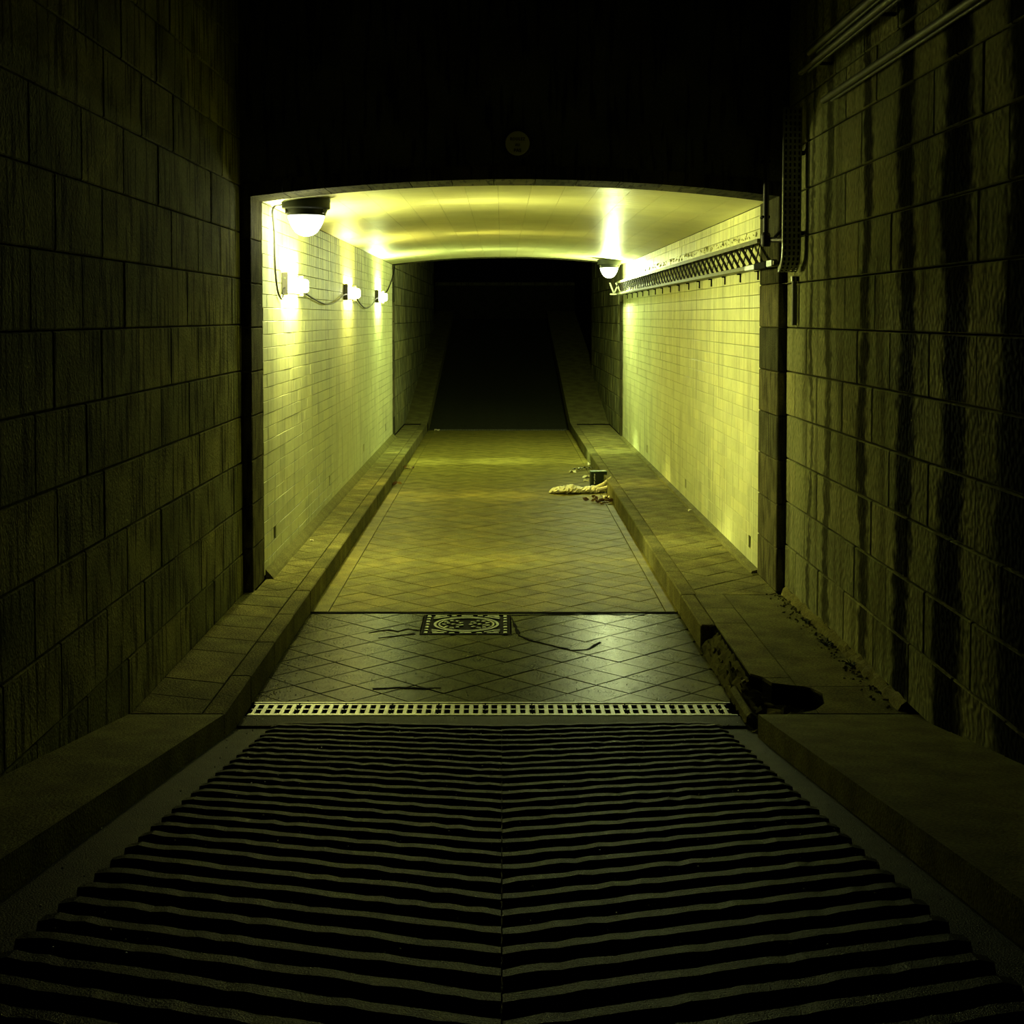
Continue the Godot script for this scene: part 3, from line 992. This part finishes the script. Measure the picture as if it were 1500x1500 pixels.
func build_lamps() -> void:
	bowl_lamp(Vector3(-1.535, 3.095, -10.76), lamp_colour(0.98, 1.0, 0.46), 0.3, 3.2, 12.0, "bowl lamp under the ceiling just inside the near tunnel mouth")
	bowl_lamp(Vector3(1.71, 3.08, -21.8), lamp_colour(0.86, 1.0, 0.42), 9.5, 0.0, 14.0, "distant bowl lamp under the ceiling at the far end above the cable tray")
	batten_lamp(-11.37, -12.28, 2.465, lamp_colour(1.0, 0.99, 0.30), 5.0, 3.1, 1.5, 1.1, 1.5, 1.3, 9.0, "nearest and largest of the glowing batten lamps on the left wall")
	batten_lamp(-15.8, -16.75, 2.475, lamp_colour(1.0, 0.91, 0.20), 4.6, 0.95, 0.85, 0.8, 1.6, 1.3, 9.0, "middle one of the three glowing batten lamps on the left wall")
	batten_lamp(-19.75, -20.7, 2.485, lamp_colour(0.82, 1.0, 0.36), 5.0, 1.6, 1.2, 1.1, 3.0, 1.5, 9.0, "farthest and smallest of the glowing batten lamps on the left wall")
	# cords
	var cords := [
		["black cord hanging from the near ceiling lamp to the first batten lamp", [[-1.70, 3.075, -10.80], [-1.79, 3.07, -10.85], [-1.815, 3.03, -10.86], [-1.815, 2.943, -10.895], [-1.815, 2.811, -10.938], [-1.815, 2.648, -10.948], [-1.815, 2.513, -10.991], [-1.815, 2.40, -11.08], [-1.81, 2.345, -11.19], [-1.81, 2.34, -11.28], [-1.81, 2.375, -11.33], [-1.81, 2.415, -11.34], [-1.80, 2.435, -11.39]], 0.0085],
		["black cord sagging between the first and the middle batten lamp", [[-1.79, 2.42, -12.29], [-1.80, 2.40, -12.6], [-1.8, 2.352, -13.25], [-1.8, 2.32, -14.03], [-1.8, 2.353, -14.83], [-1.8, 2.43, -15.5], [-1.79, 2.45, -15.80]], 0.0085],
		["black cord sagging between the middle and the farthest batten lamp", [[-1.79, 2.43, -16.76], [-1.80, 2.41, -17.0], [-1.8, 2.335, -17.58], [-1.8, 2.305, -18.2], [-1.8, 2.36, -18.97], [-1.8, 2.44, -19.5], [-1.79, 2.46, -19.75]], 0.0085],
		["thin black cord rising from the farthest batten lamp to the far mouth", [[-1.79, 2.47, -20.71], [-1.81, 2.53, -21.2], [-1.815, 2.62, -21.8], [-1.815, 2.75, -22.4], [-1.815, 2.9, -22.9], [-1.815, 3.04, -23.2]], 0.0085],
	]
	for c in cords:
		var pts := []
		var cv := Curve3D.new()
		for i in c[1].size():
			var p := Vector3(c[1][i][0], c[1][i][1], c[1][i][2])
			var a = c[1][maxi(i - 1, 0)]
			var b = c[1][mini(i + 1, c[1].size() - 1)]
			var t := Vector3(b[0] - a[0], b[1] - a[1], b[2] - a[2]) * 0.17
			cv.add_point(p, -t, t)
		var n := 36
		for i in n + 1:
			pts.append(cv.sample_baked(cv.get_baked_length() * i / n, true))
		var s := Shape.new()
		s.tube(pts, c[2], 7)
		tag(put(self, "lamp_cord", s, M.rubber), c[0], "cord", "cords of the wall lamps")

# ---------------------------------------------------------------- cable trays and pipes
func build_tray() -> void:
	var o := thing("cable_tray", "long metal cable tray with crossed lattice bars along the right wall", "cable tray")
	var xf := 1.915
	var yt := 2.775
	var yb := 2.555
	slab(o, "top_rail", xf, XR, yt - 0.006, yt, -22.75, -10.25, M.rail)
	slab(o, "top_lip", xf - 0.004, xf + 0.004, yt - 0.035, yt, -22.75, -10.25, M.rail, 0.001)
	slab(o, "bottom_rail", xf, XR, yb, yb + 0.006, -22.75, -9.62, M.rail)
	slab(o, "bottom_lip", xf - 0.004, xf + 0.004, yb, yb + 0.03, -22.75, -9.62, M.rail, 0.001)
	var s1 := Shape.new()
	s1.bar(Vector3(xf + 0.01, yt - 0.018, -0.27), Vector3(xf + 0.01, yb + 0.014, 0.27), 0.036, 0.005, Vector3(0, 1, 0.2))
	var m1 := s1.mesh()
	var s2 := Shape.new()
	s2.bar(Vector3(xf + 0.07, yb + 0.006, -0.135), Vector3(xf + 0.07, yt - 0.006, 0.135), 0.017, 0.005, Vector3(0, 1, 0.2))
	var m2 := s2.mesh()
	for i in 45:
		var z := -10.5 - 0.275 * i
		if z - 0.27 < -22.74:
			break
		part(o, "lattice_bar", m1, M.lattice, Transform3D(Basis.IDENTITY, Vector3(0, 0, z)))
		part(o, "lattice_bar", m2, M.lattice, Transform3D(Basis.IDENTITY, Vector3(0, 0, z - 0.14)))
	for i in 16:
		var z := -10.8 - 0.8 * i
		if z < -22.7:
			break
		var st := Shape.new()
		st.box(Vector3(XR - 0.02, yb - 0.006, z), Vector3(0.03, 0.012, 0.05), 0.002)
		st.box(Vector3(XR - 0.008, yb - 0.04, z), Vector3(0.012, 0.07, 0.012), 0.002)
		put(o, "hanger", st, M.iron)
	# short return at the far end, round the stone frame
	var rt := Shape.new()
	rt.bar(Vector3(1.80, yb + 0.01, -22.8), Vector3(XR, yb + 0.01, -22.8), 0.03, 0.05)
	rt.bar(Vector3(1.80, yt - 0.02, -22.8), Vector3(1.87, yb + 0.02, -22.8), 0.025, 0.008)
	rt.bar(Vector3(1.95, yt - 0.02, -22.8), Vector3(1.87, yb + 0.02, -22.8), 0.025, 0.008)
	rt.bar(Vector3(1.90, yt - 0.02, -22.8), Vector3(2.0, yb + 0.02, -22.8), 0.03, 0.008)
	put(o, "end_return", rt, M.rail)
	# sleeve and clamp where the tray leaves the tunnel
	slab(o, "sleeve", xf - 0.01, xf + 0.05, yb - 0.012, yb + 0.034, -10.75, -10.35, M.zinc, 0.006)
	slab(o, "dark_sleeve", xf - 0.012, xf + 0.06, yb - 0.014, yb + 0.038, -10.33, -9.9, M.iron, 0.006)
	slab(o, "clamp", xf - 0.012, xf + 0.03, yb - 0.01, yb + 0.04, -9.86, -9.66, M.zinc, 0.006)
	# perforated riser on the ramp wall: straight piece, then a bend back into the tunnel
	var r := thing("perforated_riser", "vertical perforated metal cable duct at the right corner of the tunnel mouth", "cable duct")
	var path := func(s):                          # arc length from the top -> [point(y, z), normal(y, z)]
		var top_y := 3.62
		var straight := 0.96
		var rad := 0.16
		if s < straight:
			return [Vector2(top_y - s, -9.40), Vector2(0, 1)]
		var a: float = minf((s - straight) / rad, PI / 2)
		var p := Vector2(top_y - straight - rad * sin(a), -9.40 - rad + rad * cos(a))
		return [p, Vector2(-sin(a), cos(a))]
	var x0 := 1.93
	var x1 := 2.052
	var total := 0.96 + 0.25
	var rows := 30
	var cols := 4
	var plate := Shape.new()
	var piece := func(sh: Shape, xa: float, xb: float, sa: float, sb: float):
		var P = path.call(sa)
		var Q = path.call(sb)
		var t := 0.003
		sh.hexa([Vector3(xa, P[0].x - P[1].x * t, P[0].y - P[1].y * t), Vector3(xb, P[0].x - P[1].x * t, P[0].y - P[1].y * t), Vector3(xb, Q[0].x - Q[1].x * t, Q[0].y - Q[1].y * t), Vector3(xa, Q[0].x - Q[1].x * t, Q[0].y - Q[1].y * t),
			Vector3(xa, P[0].x, P[0].y), Vector3(xb, P[0].x, P[0].y), Vector3(xb, Q[0].x, Q[0].y), Vector3(xa, Q[0].x, Q[0].y)])
	var w := (x1 - x0) / cols
	for k in rows:
		var sa := total * k / rows
		var sb := total * (k + 1) / rows
		var sm := lerpf(sa, sb, 0.38)
		piece.call(plate, x0, x1, sa, sm)
		for c in cols + 1:
			var xa := clampf(x0 + c * w - 0.0085, x0, x1)
			var xb := clampf(x0 + c * w + 0.0085, x0, x1)
			piece.call(plate, xa, xb, sm, sb)
	put(r, "perforated_plate", plate, M.zinc)
	for x in [x0, x1]:
		var fl := Shape.new()
		var d := 0.06
		for k in rows:
			var P = path.call(total * k / rows)
			var Q = path.call(total * (k + 1) / rows)
			var pts := []
			for dx in [-0.002, 0.002]:
				pts.append_array([Vector3(x + dx, P[0].x, P[0].y), Vector3(x + dx, Q[0].x, Q[0].y), Vector3(x + dx, Q[0].x - Q[1].x * d * 0.62, Q[0].y - Q[1].y * d * 0.62), Vector3(x + dx, P[0].x - P[1].x * d * 0.62, P[0].y - P[1].y * d * 0.62)])
			fl.hexa(pts)
		put(r, "side_flange", fl, M.zinc)
	var hole_filler := Shape.new()  # cables added behind the plate to keep its holes dark
	for k in 4:
		var bx := x0 + 0.018 + k * 0.029
		hole_filler.tube([Vector3(bx, 3.62, -9.425), Vector3(bx, 2.7, -9.425), Vector3(bx, 2.58, -9.45), Vector3(bx, 2.535, -9.54)], 0.0155, 8)
	put(r, "added_cables", hole_filler, M.lattice)
	for y in [2.75, 3.3]:
		slab(r, "bracket", 1.99, OR - 0.002, y, y + 0.03, -9.47, -9.44, M.iron, 0.003)
	# black drop pipe with a junction box in front of the portal corner
	var p := thing("drop_pipe", "black vertical pipe ending in a fat junction box before the right wall", "pipe")
	var t := Shape.new()
	t.tube([Vector3(1.908, 3.55, -9.9), Vector3(1.908, 3.14, -9.9), Vector3(1.908, 2.76, -9.9)], 0.021, 12)
	put(p, "pipe", t, M.black)
	var j := Shape.new()
	j.lathe(Vector3(1.908, 0, -9.9), [[0.0, 2.695], [0.030, 2.698], [0.036, 2.71], [0.036, 2.775], [0.03, 2.79], [0.021, 2.80]], 16)
	put(p, "junction_box", j, M.black)
	var arm := Shape.new()
	arm.tube([Vector3(1.93, 2.745, -9.9), Vector3(1.98, 2.74, -9.8), Vector3(2.01, 2.736, -9.7), Vector3(2.02, 2.735, -9.60)], 0.02, 10)
	put(p, "arm", arm, M.black)
	var stt := Shape.new()
	stt.tube([Vector3(1.965, 2.76, -9.86), Vector3(2.01, 2.86, -9.6)], 0.011, 8)
	put(p, "strut", stt, M.iron)
	for y in [2.9, 3.3]:
		slab(p, "pipe_clip", 1.88, 1.936, y, y + 0.02, -9.985, -9.89, M.iron, 0.003)

func build_services() -> void:
	# conduits high on the right ramp wall
	var runs := [
		[2.045, 3.565, -8.75, 0.022, "lowest of the faint grey conduits high on the right ramp wall"],
		[1.955, 3.785, -9.0, 0.020, "middle one of the faint grey conduits high on the right ramp wall"],
		[1.955, 3.865, -8.75, 0.022, "topmost of the faint grey conduits high on the right ramp wall"],
	]
	for r in runs:
		var o := thing("conduit", r[4], "conduit", "conduits high on the right ramp wall")
		var s := Shape.new()
		s.tube([Vector3(r[0], r[1], r[2]), Vector3(r[0], r[1], -5.0), Vector3(r[0], r[1], 1.0)], r[3], 12)
		s.tube([Vector3(r[0] + 0.004, r[1] - r[3] * 1.5, r[2] + 0.2), Vector3(r[0] + 0.004, r[1] - r[3] * 1.5, 1.0)], r[3] * 0.4, 8)
		put(o, "pipe_run", s, M.rail)
		for k in 6:
			slab(o, "bracket", r[0] - 0.01, OR - 0.004, r[1] - 0.008, r[1] + 0.008, r[2] + 0.3 + k * 1.4, r[2] + 0.33 + k * 1.4, M.iron, 0.002)
	# short grey conduit stub under the riser
	var st := thing("conduit_stub", "short grey conduit with a collar on the wall under the perforated duct", "conduit")
	var t := Shape.new()
	t.tube([Vector3(2.058, 2.13, -9.62), Vector3(2.058, 2.47, -9.62)], 0.019, 12)
	put(st, "pipe", t, M.rail)
	var c := Shape.new()
	c.lathe(Vector3(2.058, 2.455, -9.62), [[0.019, -0.02], [0.027, -0.018], [0.027, 0.018], [0.019, 0.02]], 14)
	put(st, "collar", c, M.zinc)
	# round sign
	var sg := thing("round_sign", "small round pale sign with black lettering above the tunnel mouth", "sign", "", Vector3(0.114, 3.447, ZN))
	var b := Shape.new()
	b.lathe(Vector3.ZERO, [[0.0, 0.0], [0.112, 0.0], [0.112, 0.018], [0.1, 0.026], [0.087, 0.026]], 40)
	part(sg, "rim", b.mesh(), M.black, Transform3D(Basis(Vector3.RIGHT, PI / 2), Vector3(0, 0, 0)))
	var d := Shape.new()
	d.lathe(Vector3.ZERO, [[0.088, 0.0], [0.088, 0.029], [0.084, 0.031], [0.0, 0.031]], 40)
	part(sg, "disc", d.mesh(), M.sign, Transform3D(Basis(Vector3.RIGHT, PI / 2), Vector3(0, 0, 0)))
	var font := SystemFont.new()
	font.font_names = PackedStringArray(["Droid Sans"])
	font.font_weight = 700
	for e in [["ROULEZ", 0.033, 0.0212], ["AU", -0.010, 0.019], ["PAS", -0.049, 0.0235]]:
		var tm := TextMesh.new()
		tm.text = e[0]
		tm.font = font
		tm.font_size = 32
		tm.depth = 0.004
		tm.pixel_size = e[2] / 23.0
		part(sg, "lettering", tm, M.lettering, Transform3D(Basis.IDENTITY, Vector3(0, e[1] - 0.002, 0.032)))

# ---------------------------------------------------------------- drains and cover
func drain(at: Vector3, x0: float, x1: float, label: String, sections: bool) -> void:
	var o := thing("drain_grate", label, "drain grate", "drain channels across the road", at)
	var hw := 0.118
	for sg in [-1, 1]:
		slab(o, "edge_rail", x0, x1, -0.05, 0.004, sg * hw - 0.012, sg * hw + 0.012, M.zinc, 0.004)
	var pitch := 0.0525
	var n := int((x1 - x0) / pitch)
	var per := 5
	var k := 0
	while k < n:
		var cnt := mini(per, n - k)
		var s := Shape.new()
		var a := x0 + k * pitch
		var len := cnt * pitch
		var y := -0.010
		for zr in [-0.094, 0.0, 0.094]:
			var wd := 0.022 if zr == 0.0 else 0.03
			s.box(Vector3(a + len * 0.5, y, zr), Vector3(len - 0.003, 0.02, wd), 0.003)
		for c in cnt:
			var wide := 0.026 if c > 0 else 0.02
			s.box(Vector3(a + c * pitch + pitch * 0.5, y, 0), Vector3(wide, 0.0199, 0.17), 0.003)
		put(o, "grate_section", s, M.zinc)
		k += per

func build_ironwork() -> void:
	drain(Vector3(0, 0, -7.54), -1.405, 1.30, "pale metal drain grate across the foot of the near ramp", true)
	drain(Vector3(0, 0, -26.36), -1.29, 1.26, "distant metal drain grate across the road beyond the far mouth", true)
	# square cast iron cover with a round ornament
	var o := thing("manhole_cover", "square cast iron cover with round relief ornament in the paving", "manhole cover", "", Vector3(-0.252, 0, -9.635))
	slab(o, "plate", -0.30, 0.30, -0.03, -0.004, -0.30, 0.30, M.iron)
	for e in [[-0.312, -0.300, -0.312, 0.312], [0.300, 0.312, -0.312, 0.312]]:
		slab(o, "frame_bar", e[0], e[1], -0.03, 0.003, e[2], e[3], M.iron, 0.002)
	for e in [[-0.300, 0.300, -0.312, -0.300], [-0.300, 0.300, 0.300, 0.312]]:
		slab(o, "frame_bar", e[0], e[1], -0.03, 0.003, e[2], e[3], M.iron, 0.002)
	for ring in [[0.232, 0.214], [0.200, 0.188]]:
		var s := Shape.new()
		s.lathe(Vector3.ZERO, [[ring[1], -0.004], [ring[1], 0.005], [ring[0], 0.005], [ring[0], -0.004]], 48, false)
		put(o, "ring", s, M.cast)
	for sg in [-1, 1]:
		for k in 7:                                       # studs down both sides
			var st := Shape.new()
			st.box(Vector3(sg * 0.276, 0.0, -0.255 + k * 0.085), Vector3(0.026, 0.011, 0.05 if k % 2 == 0 else 0.03), 0.003)
			put(o, "stud", st, M.cast)
		for k in 5:                                       # dashes along front and back
			var st := Shape.new()
			st.box(Vector3(-0.19 + k * 0.095, 0.0, sg * 0.268), Vector3(0.085 if k % 2 == 0 else 0.04, 0.011, 0.028), 0.003)
			put(o, "dash", st, M.cast)
		for sz in [-1, 1]:                                # corner leaves
			for k in 2:
				var a := Vector3(sg * (0.13 + 0.065 * k), 0.001, sz * (0.245 - 0.0 * k))
				var b := Vector3(sg * 0.24, 0.001, sz * (0.17 + 0.045 * k))
				var st := Shape.new()
				st.bar(a, b, 0.018, 0.010, Vector3(1, 0, 0))
				put(o, "corner_leaf", st, M.cast)
	for cl in [-1, 1]:                                    # two rosettes of small blocks
		for k in 9:
			var a := TAU * k / 9.0 + 0.3
			var st := Shape.new()
			st.box(Vector3(cl * 0.095 + cos(a) * 0.062, 0.001, sin(a) * 0.11), Vector3(0.034, 0.01, 0.026), 0.004, Basis(Vector3.UP, a * 1.7))
			put(o, "rosette_block", st, M.cast)
		for k in 3:
			var st := Shape.new()
			st.box(Vector3(cl * 0.095 + (k - 1) * 0.034, 0.001, (k - 1) * 0.03), Vector3(0.024, 0.01, 0.03), 0.004, Basis(Vector3.UP, 0.7 * k))
			put(o, "rosette_block", st, M.cast)

# ---------------------------------------------------------------- litter
func leaf_mesh(curl: float) -> ArrayMesh:
	var s := Shape.new()
	var n := 5
	for i in n:
		for sd in [-1, 1]:
			var q := []
			for k in [i, i + 1]:
				var u := float(k) / n
				var w := 0.016 * sin(PI * minf(u * 1.06, 1.0)) + 0.0006
				var y := curl * pow(u - 0.5, 2.0)
				q.append(Vector3(0, y, (u - 0.5) * 0.075))
				q.append(Vector3(sd * w, y + curl * 0.35 * w / 0.016, (u - 0.5) * 0.075))
			var g: Vector3 = (q[3] - q[0]).cross(q[1] - q[0]).normalized()
			if g.y < 0: g = -g
			s.tri(q[0], q[1], q[3], g, g, g); s.tri(q[0], q[3], q[2], g, g, g)
	return s.mesh()

func build_litter() -> void:
	# crumpled pale bag
	var bag := thing("crumpled_bag", "long crumpled pale plastic bag lying across the road by the kerb", "bag")
	var s := Shape.new()
	var nf := FastNoiseLite.new()
	nf.seed = 8
	nf.frequency = 7.0
	var rings := []
	var N := 34
	var K := 18
	var prof := [[0.0, 0.01, 0.02], [0.05, 0.05, 0.09], [0.14, 0.07, 0.13], [0.3, 0.085, 0.15], [0.42, 0.10, 0.15], [0.52, 0.075, 0.12], [0.58, 0.06, 0.10], [0.68, 0.075, 0.13], [0.85, 0.075, 0.12], [0.95, 0.05, 0.08], [1.0, 0.02, 0.03]]
	for i in N + 1:
		var u := float(i) / N
		var h := 0.0
		var w := 0.0
		for k in prof.size() - 1:
			if u >= prof[k][0] and u <= prof[k + 1][0]:
				var t: float = (u - prof[k][0]) / (prof[k + 1][0] - prof[k][0])
				h = lerpf(prof[k][1], prof[k + 1][1], t)
				w = lerpf(prof[k][2], prof[k + 1][2], t)
		var row := []
		for k in K:
			var a := TAU * k / K
			var x := lerpf(0.585, 1.29, u)
			var wr := 1.0 + 0.45 * nf.get_noise_3d(x * 4.0, cos(a), sin(a)) + 0.25 * nf.get_noise_3d(x * 11.0, cos(a) * 3.0, sin(a) * 3.0)
			var y := maxf(h * 0.55 + h * 0.55 * sin(a) * wr, 0.003)
			row.append(Vector3(x, y, -16.92 + 0.04 * sin(u * 5.0) + cos(a) * w * 0.9 * wr))
		rings.append(row)
	for i in N:
		for k in K:
			var a: Vector3 = rings[i][k]
			var b: Vector3 = rings[i][(k + 1) % K]
			var c: Vector3 = rings[i + 1][(k + 1) % K]
			var d: Vector3 = rings[i + 1][k]
			var mid := Vector3((a.x + c.x) * 0.5, 0.03, -16.92)
			s.face([a, b, c], mid)
			s.face([a, c, d], mid)
	put(bag, "body", s, M.bag)
	for e in [[Vector3(1.16, 0.05, -16.95), Vector3(1.27, 0.10, -16.98), Vector3(1.37, 0.19, -17.02)], [Vector3(1.2, 0.04, -16.88), Vector3(1.31, 0.07, -16.9), Vector3(1.40, 0.155, -16.93)]]:
		var h := Shape.new()
		h.tube(e, [0.03, 0.024, 0.006], 7)
		put(bag, "handle", h, M.bag)
	# dark green box with worn white print
	var bx := thing("green_box", "small dark green box with worn white print standing by the right kerb", "box", "", Vector3(1.245, 0, -17.54))
	bx.rotation.y = 0.10
	var body := Shape.new()
	body.box(Vector3(0, 0.097, 0), Vector3(0.205, 0.194, 0.13), 0.006)
	var shell := put(bx, "body", body, M.box)
	var lid := Shape.new()
	lid.box(Vector3(0, 0.199, 0), Vector3(0.212, 0.012, 0.137), 0.004)
	var cover := put(bx, "lid", lid, M.box_top)
	var tear := Shape.new()
	tear.box(Vector3(0.058, 0.207, 0.045), Vector3(0.04, 0.004, 0.05), 0.001, Basis(Vector3.UP, 0.5))
	tear.box(Vector3(-0.01, 0.2065, 0.05), Vector3(0.025, 0.003, 0.03), 0.001, Basis(Vector3.UP, -0.4))
	put(cover, "torn_patch", tear, M.white)
	var pr := Shape.new()
	var strokes := [[[-0.066, 0.172], [-0.052, 0.168]], [[-0.058, 0.168], [-0.056, 0.150]], [[-0.066, 0.150], [-0.054, 0.140]], [[-0.064, 0.138], [-0.066, 0.124]], [[-0.066, 0.124], [-0.054, 0.130]], [[-0.056, 0.120], [-0.062, 0.106]], [[-0.064, 0.104], [-0.052, 0.096]], [[-0.054, 0.094], [-0.048, 0.090]], [[-0.063, 0.080], [-0.060, 0.060]], [[-0.066, 0.060], [-0.056, 0.052]], [[-0.056, 0.052], [-0.064, 0.044]]]
	for q in strokes:
		pr.bar(Vector3(q[0][0], q[0][1], 0.066), Vector3(q[1][0], q[1][1], 0.066), 0.006, 0.001, Vector3(0, 1, 0.01))
	put(shell, "worn_print", pr, M.white)
	var stripe := Shape.new()
	stripe.box(Vector3(0.07, 0.10, 0.066), Vector3(0.055, 0.008, 0.001), 0.0)
	put(shell, "print_stripe", stripe, M.box_top)
	# dark lump beside the box
	var lump := thing("black_wrapper", "small crumpled black wrapper squeezed between green box and kerb", "wrapper", "", Vector3(1.385 - 0.11, 0, -17.9))
	var ls := Shape.new()
	ls.lathe(Vector3(0.0, 0, 0), [[0.035, 0.0], [0.034, 0.05], [0.025, 0.11], [0.012, 0.16], [0.0, 0.165]], 7, false)
	put(lump, "wrapper_body", ls, M.black)
	# crumpled strip of foil and film
	var foil := thing("foil_strip", "crumpled strip of shiny foil on the road behind the green box", "foil")
	var fs := Shape.new()
	var film := Shape.new()
	var last := Vector3(1.0, 0.02, -19.3)
	for i in 12:
		var p := Vector3(1.0 + 0.024 * (i + 1), 0.014 + rng.randf() * 0.03, -19.3 - 0.02 * i + rng.randf_range(-0.03, 0.03))
		(fs if i % 3 != 1 else film).bar(last, p, rng.randf_range(0.03, 0.07), 0.008, Vector3(0, 0.4, 1))
		last = p
	put(foil, "foil", fs, M.foil)
	put(foil, "dark_film", film, M.black)
	# broken stones in the breach of the right kerb
	var stones := []
	for k in 3:
		var st := Shape.new()
		var pts := []
		for v in 8:
			var sg := Vector3(1 if v in [1, 2, 5, 6] else -1, 1 if v > 3 else -1, 1 if v in [2, 3, 6, 7] else -1)
			pts.append(sg * Vector3(rng.randf_range(0.5, 1.0), rng.randf_range(0.4, 0.7), rng.randf_range(0.5, 1.0)) * 0.5)
		st.hexa(pts)
		stones.append(st.mesh())
	var spots := []
	for k in 26:
		var z := rng.randf_range(-7.55, -6.98) if k < 16 else rng.randf_range(-8.75, -7.6)
		var x := rng.randf_range(1.37, 1.66) if k < 16 else rng.randf_range(1.325, 1.39)
		var r := rng.randf_range(0.03, 0.085) if k < 16 else rng.randf_range(0.015, 0.035)
		var free := true
		for q in spots:
			free = free and Vector2(x, z).distance_to(Vector2(q.x, q.y)) > (r + q.z) * 0.75
		if not free:
			continue
		spots.append(Vector3(x, z, r))
		var y := 0.03 if k < 16 else 0.02 + (x - 1.315) * 1.3
		var o := part(self, "broken_stone", stones[k % 3], M.earth if k % 3 else M.walk[0], Transform3D(Basis(Vector3(rng.randf(), rng.randf(), rng.randf()).normalized(), rng.randf() * 3.0).scaled(Vector3.ONE * r), Vector3(x, y + r * 0.25, z)))
		tag(o, "broken stone lying in the dark hole at the end of the breached kerb" if k < 16 else "small broken stone on the earth bank where the kerb is missing", "stone", "stones in the hole of the pavement" if k < 16 else "stones on the earth bank")
	# scraps of paper
	var scraps := [[1.0, -19.15, 0.09, "torn yellowish paper scrap at the left end of the foil strip"], [1.335, -20.2, 0.12, "pale folded paper scrap by the right kerb behind the foil"], [1.15 - 0.0, -18.55, 0.10, "bright crumpled paper scrap left of the green box"], [1.12, -18.1, 0.07, "small pale paper scrap in front of the foil strip"], [1.26, -16.4, 0.08, "small white paper scrap between bag and dry leaves"], [-1.25, -26.2, 0.09, "pale paper scrap lying near the far drain grate"], [1.97, -14.2, 0.05, "little white paper scrap on the right pavement by the wall"], [-1.72, -12.3, 0.03, "tiny yellowish paper scrap on the left pavement"]]
	for e in scraps:
		var sc := Shape.new()
		var yb: float = SW if absf(e[0]) > 1.43 else 0.0
		var pts := []
		for j in 4:
			var row := []
			for i in 4:
				row.append(Vector3(e[0] + (i - 1.5) / 3.0 * e[2] + rng.randf_range(-0.006, 0.006), yb + 0.004 + rng.randf() * e[2] * 0.4, e[1] + (j - 1.5) / 3.0 * e[2] * 1.1))
			pts.append(row)
		pts[0][0].y = yb + 0.001; pts[3][3].y = yb + 0.001; pts[3][0].y = yb + 0.001
		for j in 3:
			for i in 3:
				var a: Vector3 = pts[j][i]; var b: Vector3 = pts[j][i + 1]; var c: Vector3 = pts[j + 1][i + 1]; var d: Vector3 = pts[j + 1][i]
				var under := Vector3(a.x, yb - 1.0, a.z)
				sc.face([a, b, c], under); sc.face([a, c, d], under)
				sc.face([a - Vector3(0, 0.001, 0), b - Vector3(0, 0.001, 0), c - Vector3(0, 0.001, 0)], a + Vector3(0, 1, 0)); sc.face([a - Vector3(0, 0.001, 0), c - Vector3(0, 0.001, 0), d - Vector3(0, 0.001, 0)], a + Vector3(0, 1, 0))
		tag(put(self, "paper_scrap", sc, M.bag), e[3], "paper", "scraps of paper")
	# dry leaves in three drifts
	var meshes := [leaf_mesh(0.07), leaf_mesh(0.04), leaf_mesh(0.11)]
	var heaps := [[1.22, -16.02, 0.10, 0.16, 34, "curled dry brown leaf in the drift beside the pale bag"], [-1.35, -19.5, 0.09, 0.05, 14, "curled dry leaf in the small drift at the left kerb far down"], [-1.36, -17.6, 0.045, 0.07, 9, "curled dry leaf in the small drift at the left kerb, nearer one"]]
	var lain := []
	for h in heaps:
		for k in h[4]:
			var x: float = h[0] + clampf(rng.randfn(0.0, 1.0), -1.6, 1.0) * h[2] * (1.5 if k % 4 == 0 else 0.8)
			x = clampf(x, KL + 0.03, KR - 0.03)
			var z: float = h[1] + rng.randfn(0.0, 1.0) * h[3] * 0.6
			var close := false
			for q in lain:
				close = close or Vector2(x, z).distance_to(q) < 0.042
			if close:
				continue
			lain.append(Vector2(x, z))
			var o := part(self, "dry_leaf", meshes[k % 3], M.leaf[rng.randi() % 3], Transform3D(Basis(Vector3(rng.randf_range(-0.4, 0.4), 1, rng.randf_range(-0.4, 0.4)).normalized(), rng.randf() * TAU).scaled(Vector3.ONE * rng.randf_range(0.8, 1.25)), Vector3(x, 0.008 + rng.randf() * 0.025, z)))
			tag(o, h[5], "leaf", h[5].replace("curled dry brown leaf in", "leaves of").replace("curled dry leaf in", "leaves of"))
	# weeds at the foot of the right ramp wall
	for e in [[2.02, -8.95, "sparse low weed at the foot of the right ramp wall nearest the portal"], [2.0, -8.35, "sparse low weed at the foot of the right ramp wall, middle one"], [2.03, -7.85, "sparse low weed at the foot of the right ramp wall nearest the broken kerb"]]:
		var w := Shape.new()
		for k in 14:
			var a := rng.randf() * TAU
			var r := rng.randf_range(0.02, 0.06)
			var p := Vector3(e[0], SW, e[1])
			w.tube([p, p + Vector3(cos(a) * r * 0.4, 0.02, sin(a) * r), p + Vector3(cos(a) * minf(r, 0.05), rng.randf_range(0.015, 0.04), sin(a) * r * 1.6)], [0.004, 0.0035, 0.001], 4)
		tag(put(self, "weed", w, M.weed), e[2], "weed", "weeds at the foot of the wall")
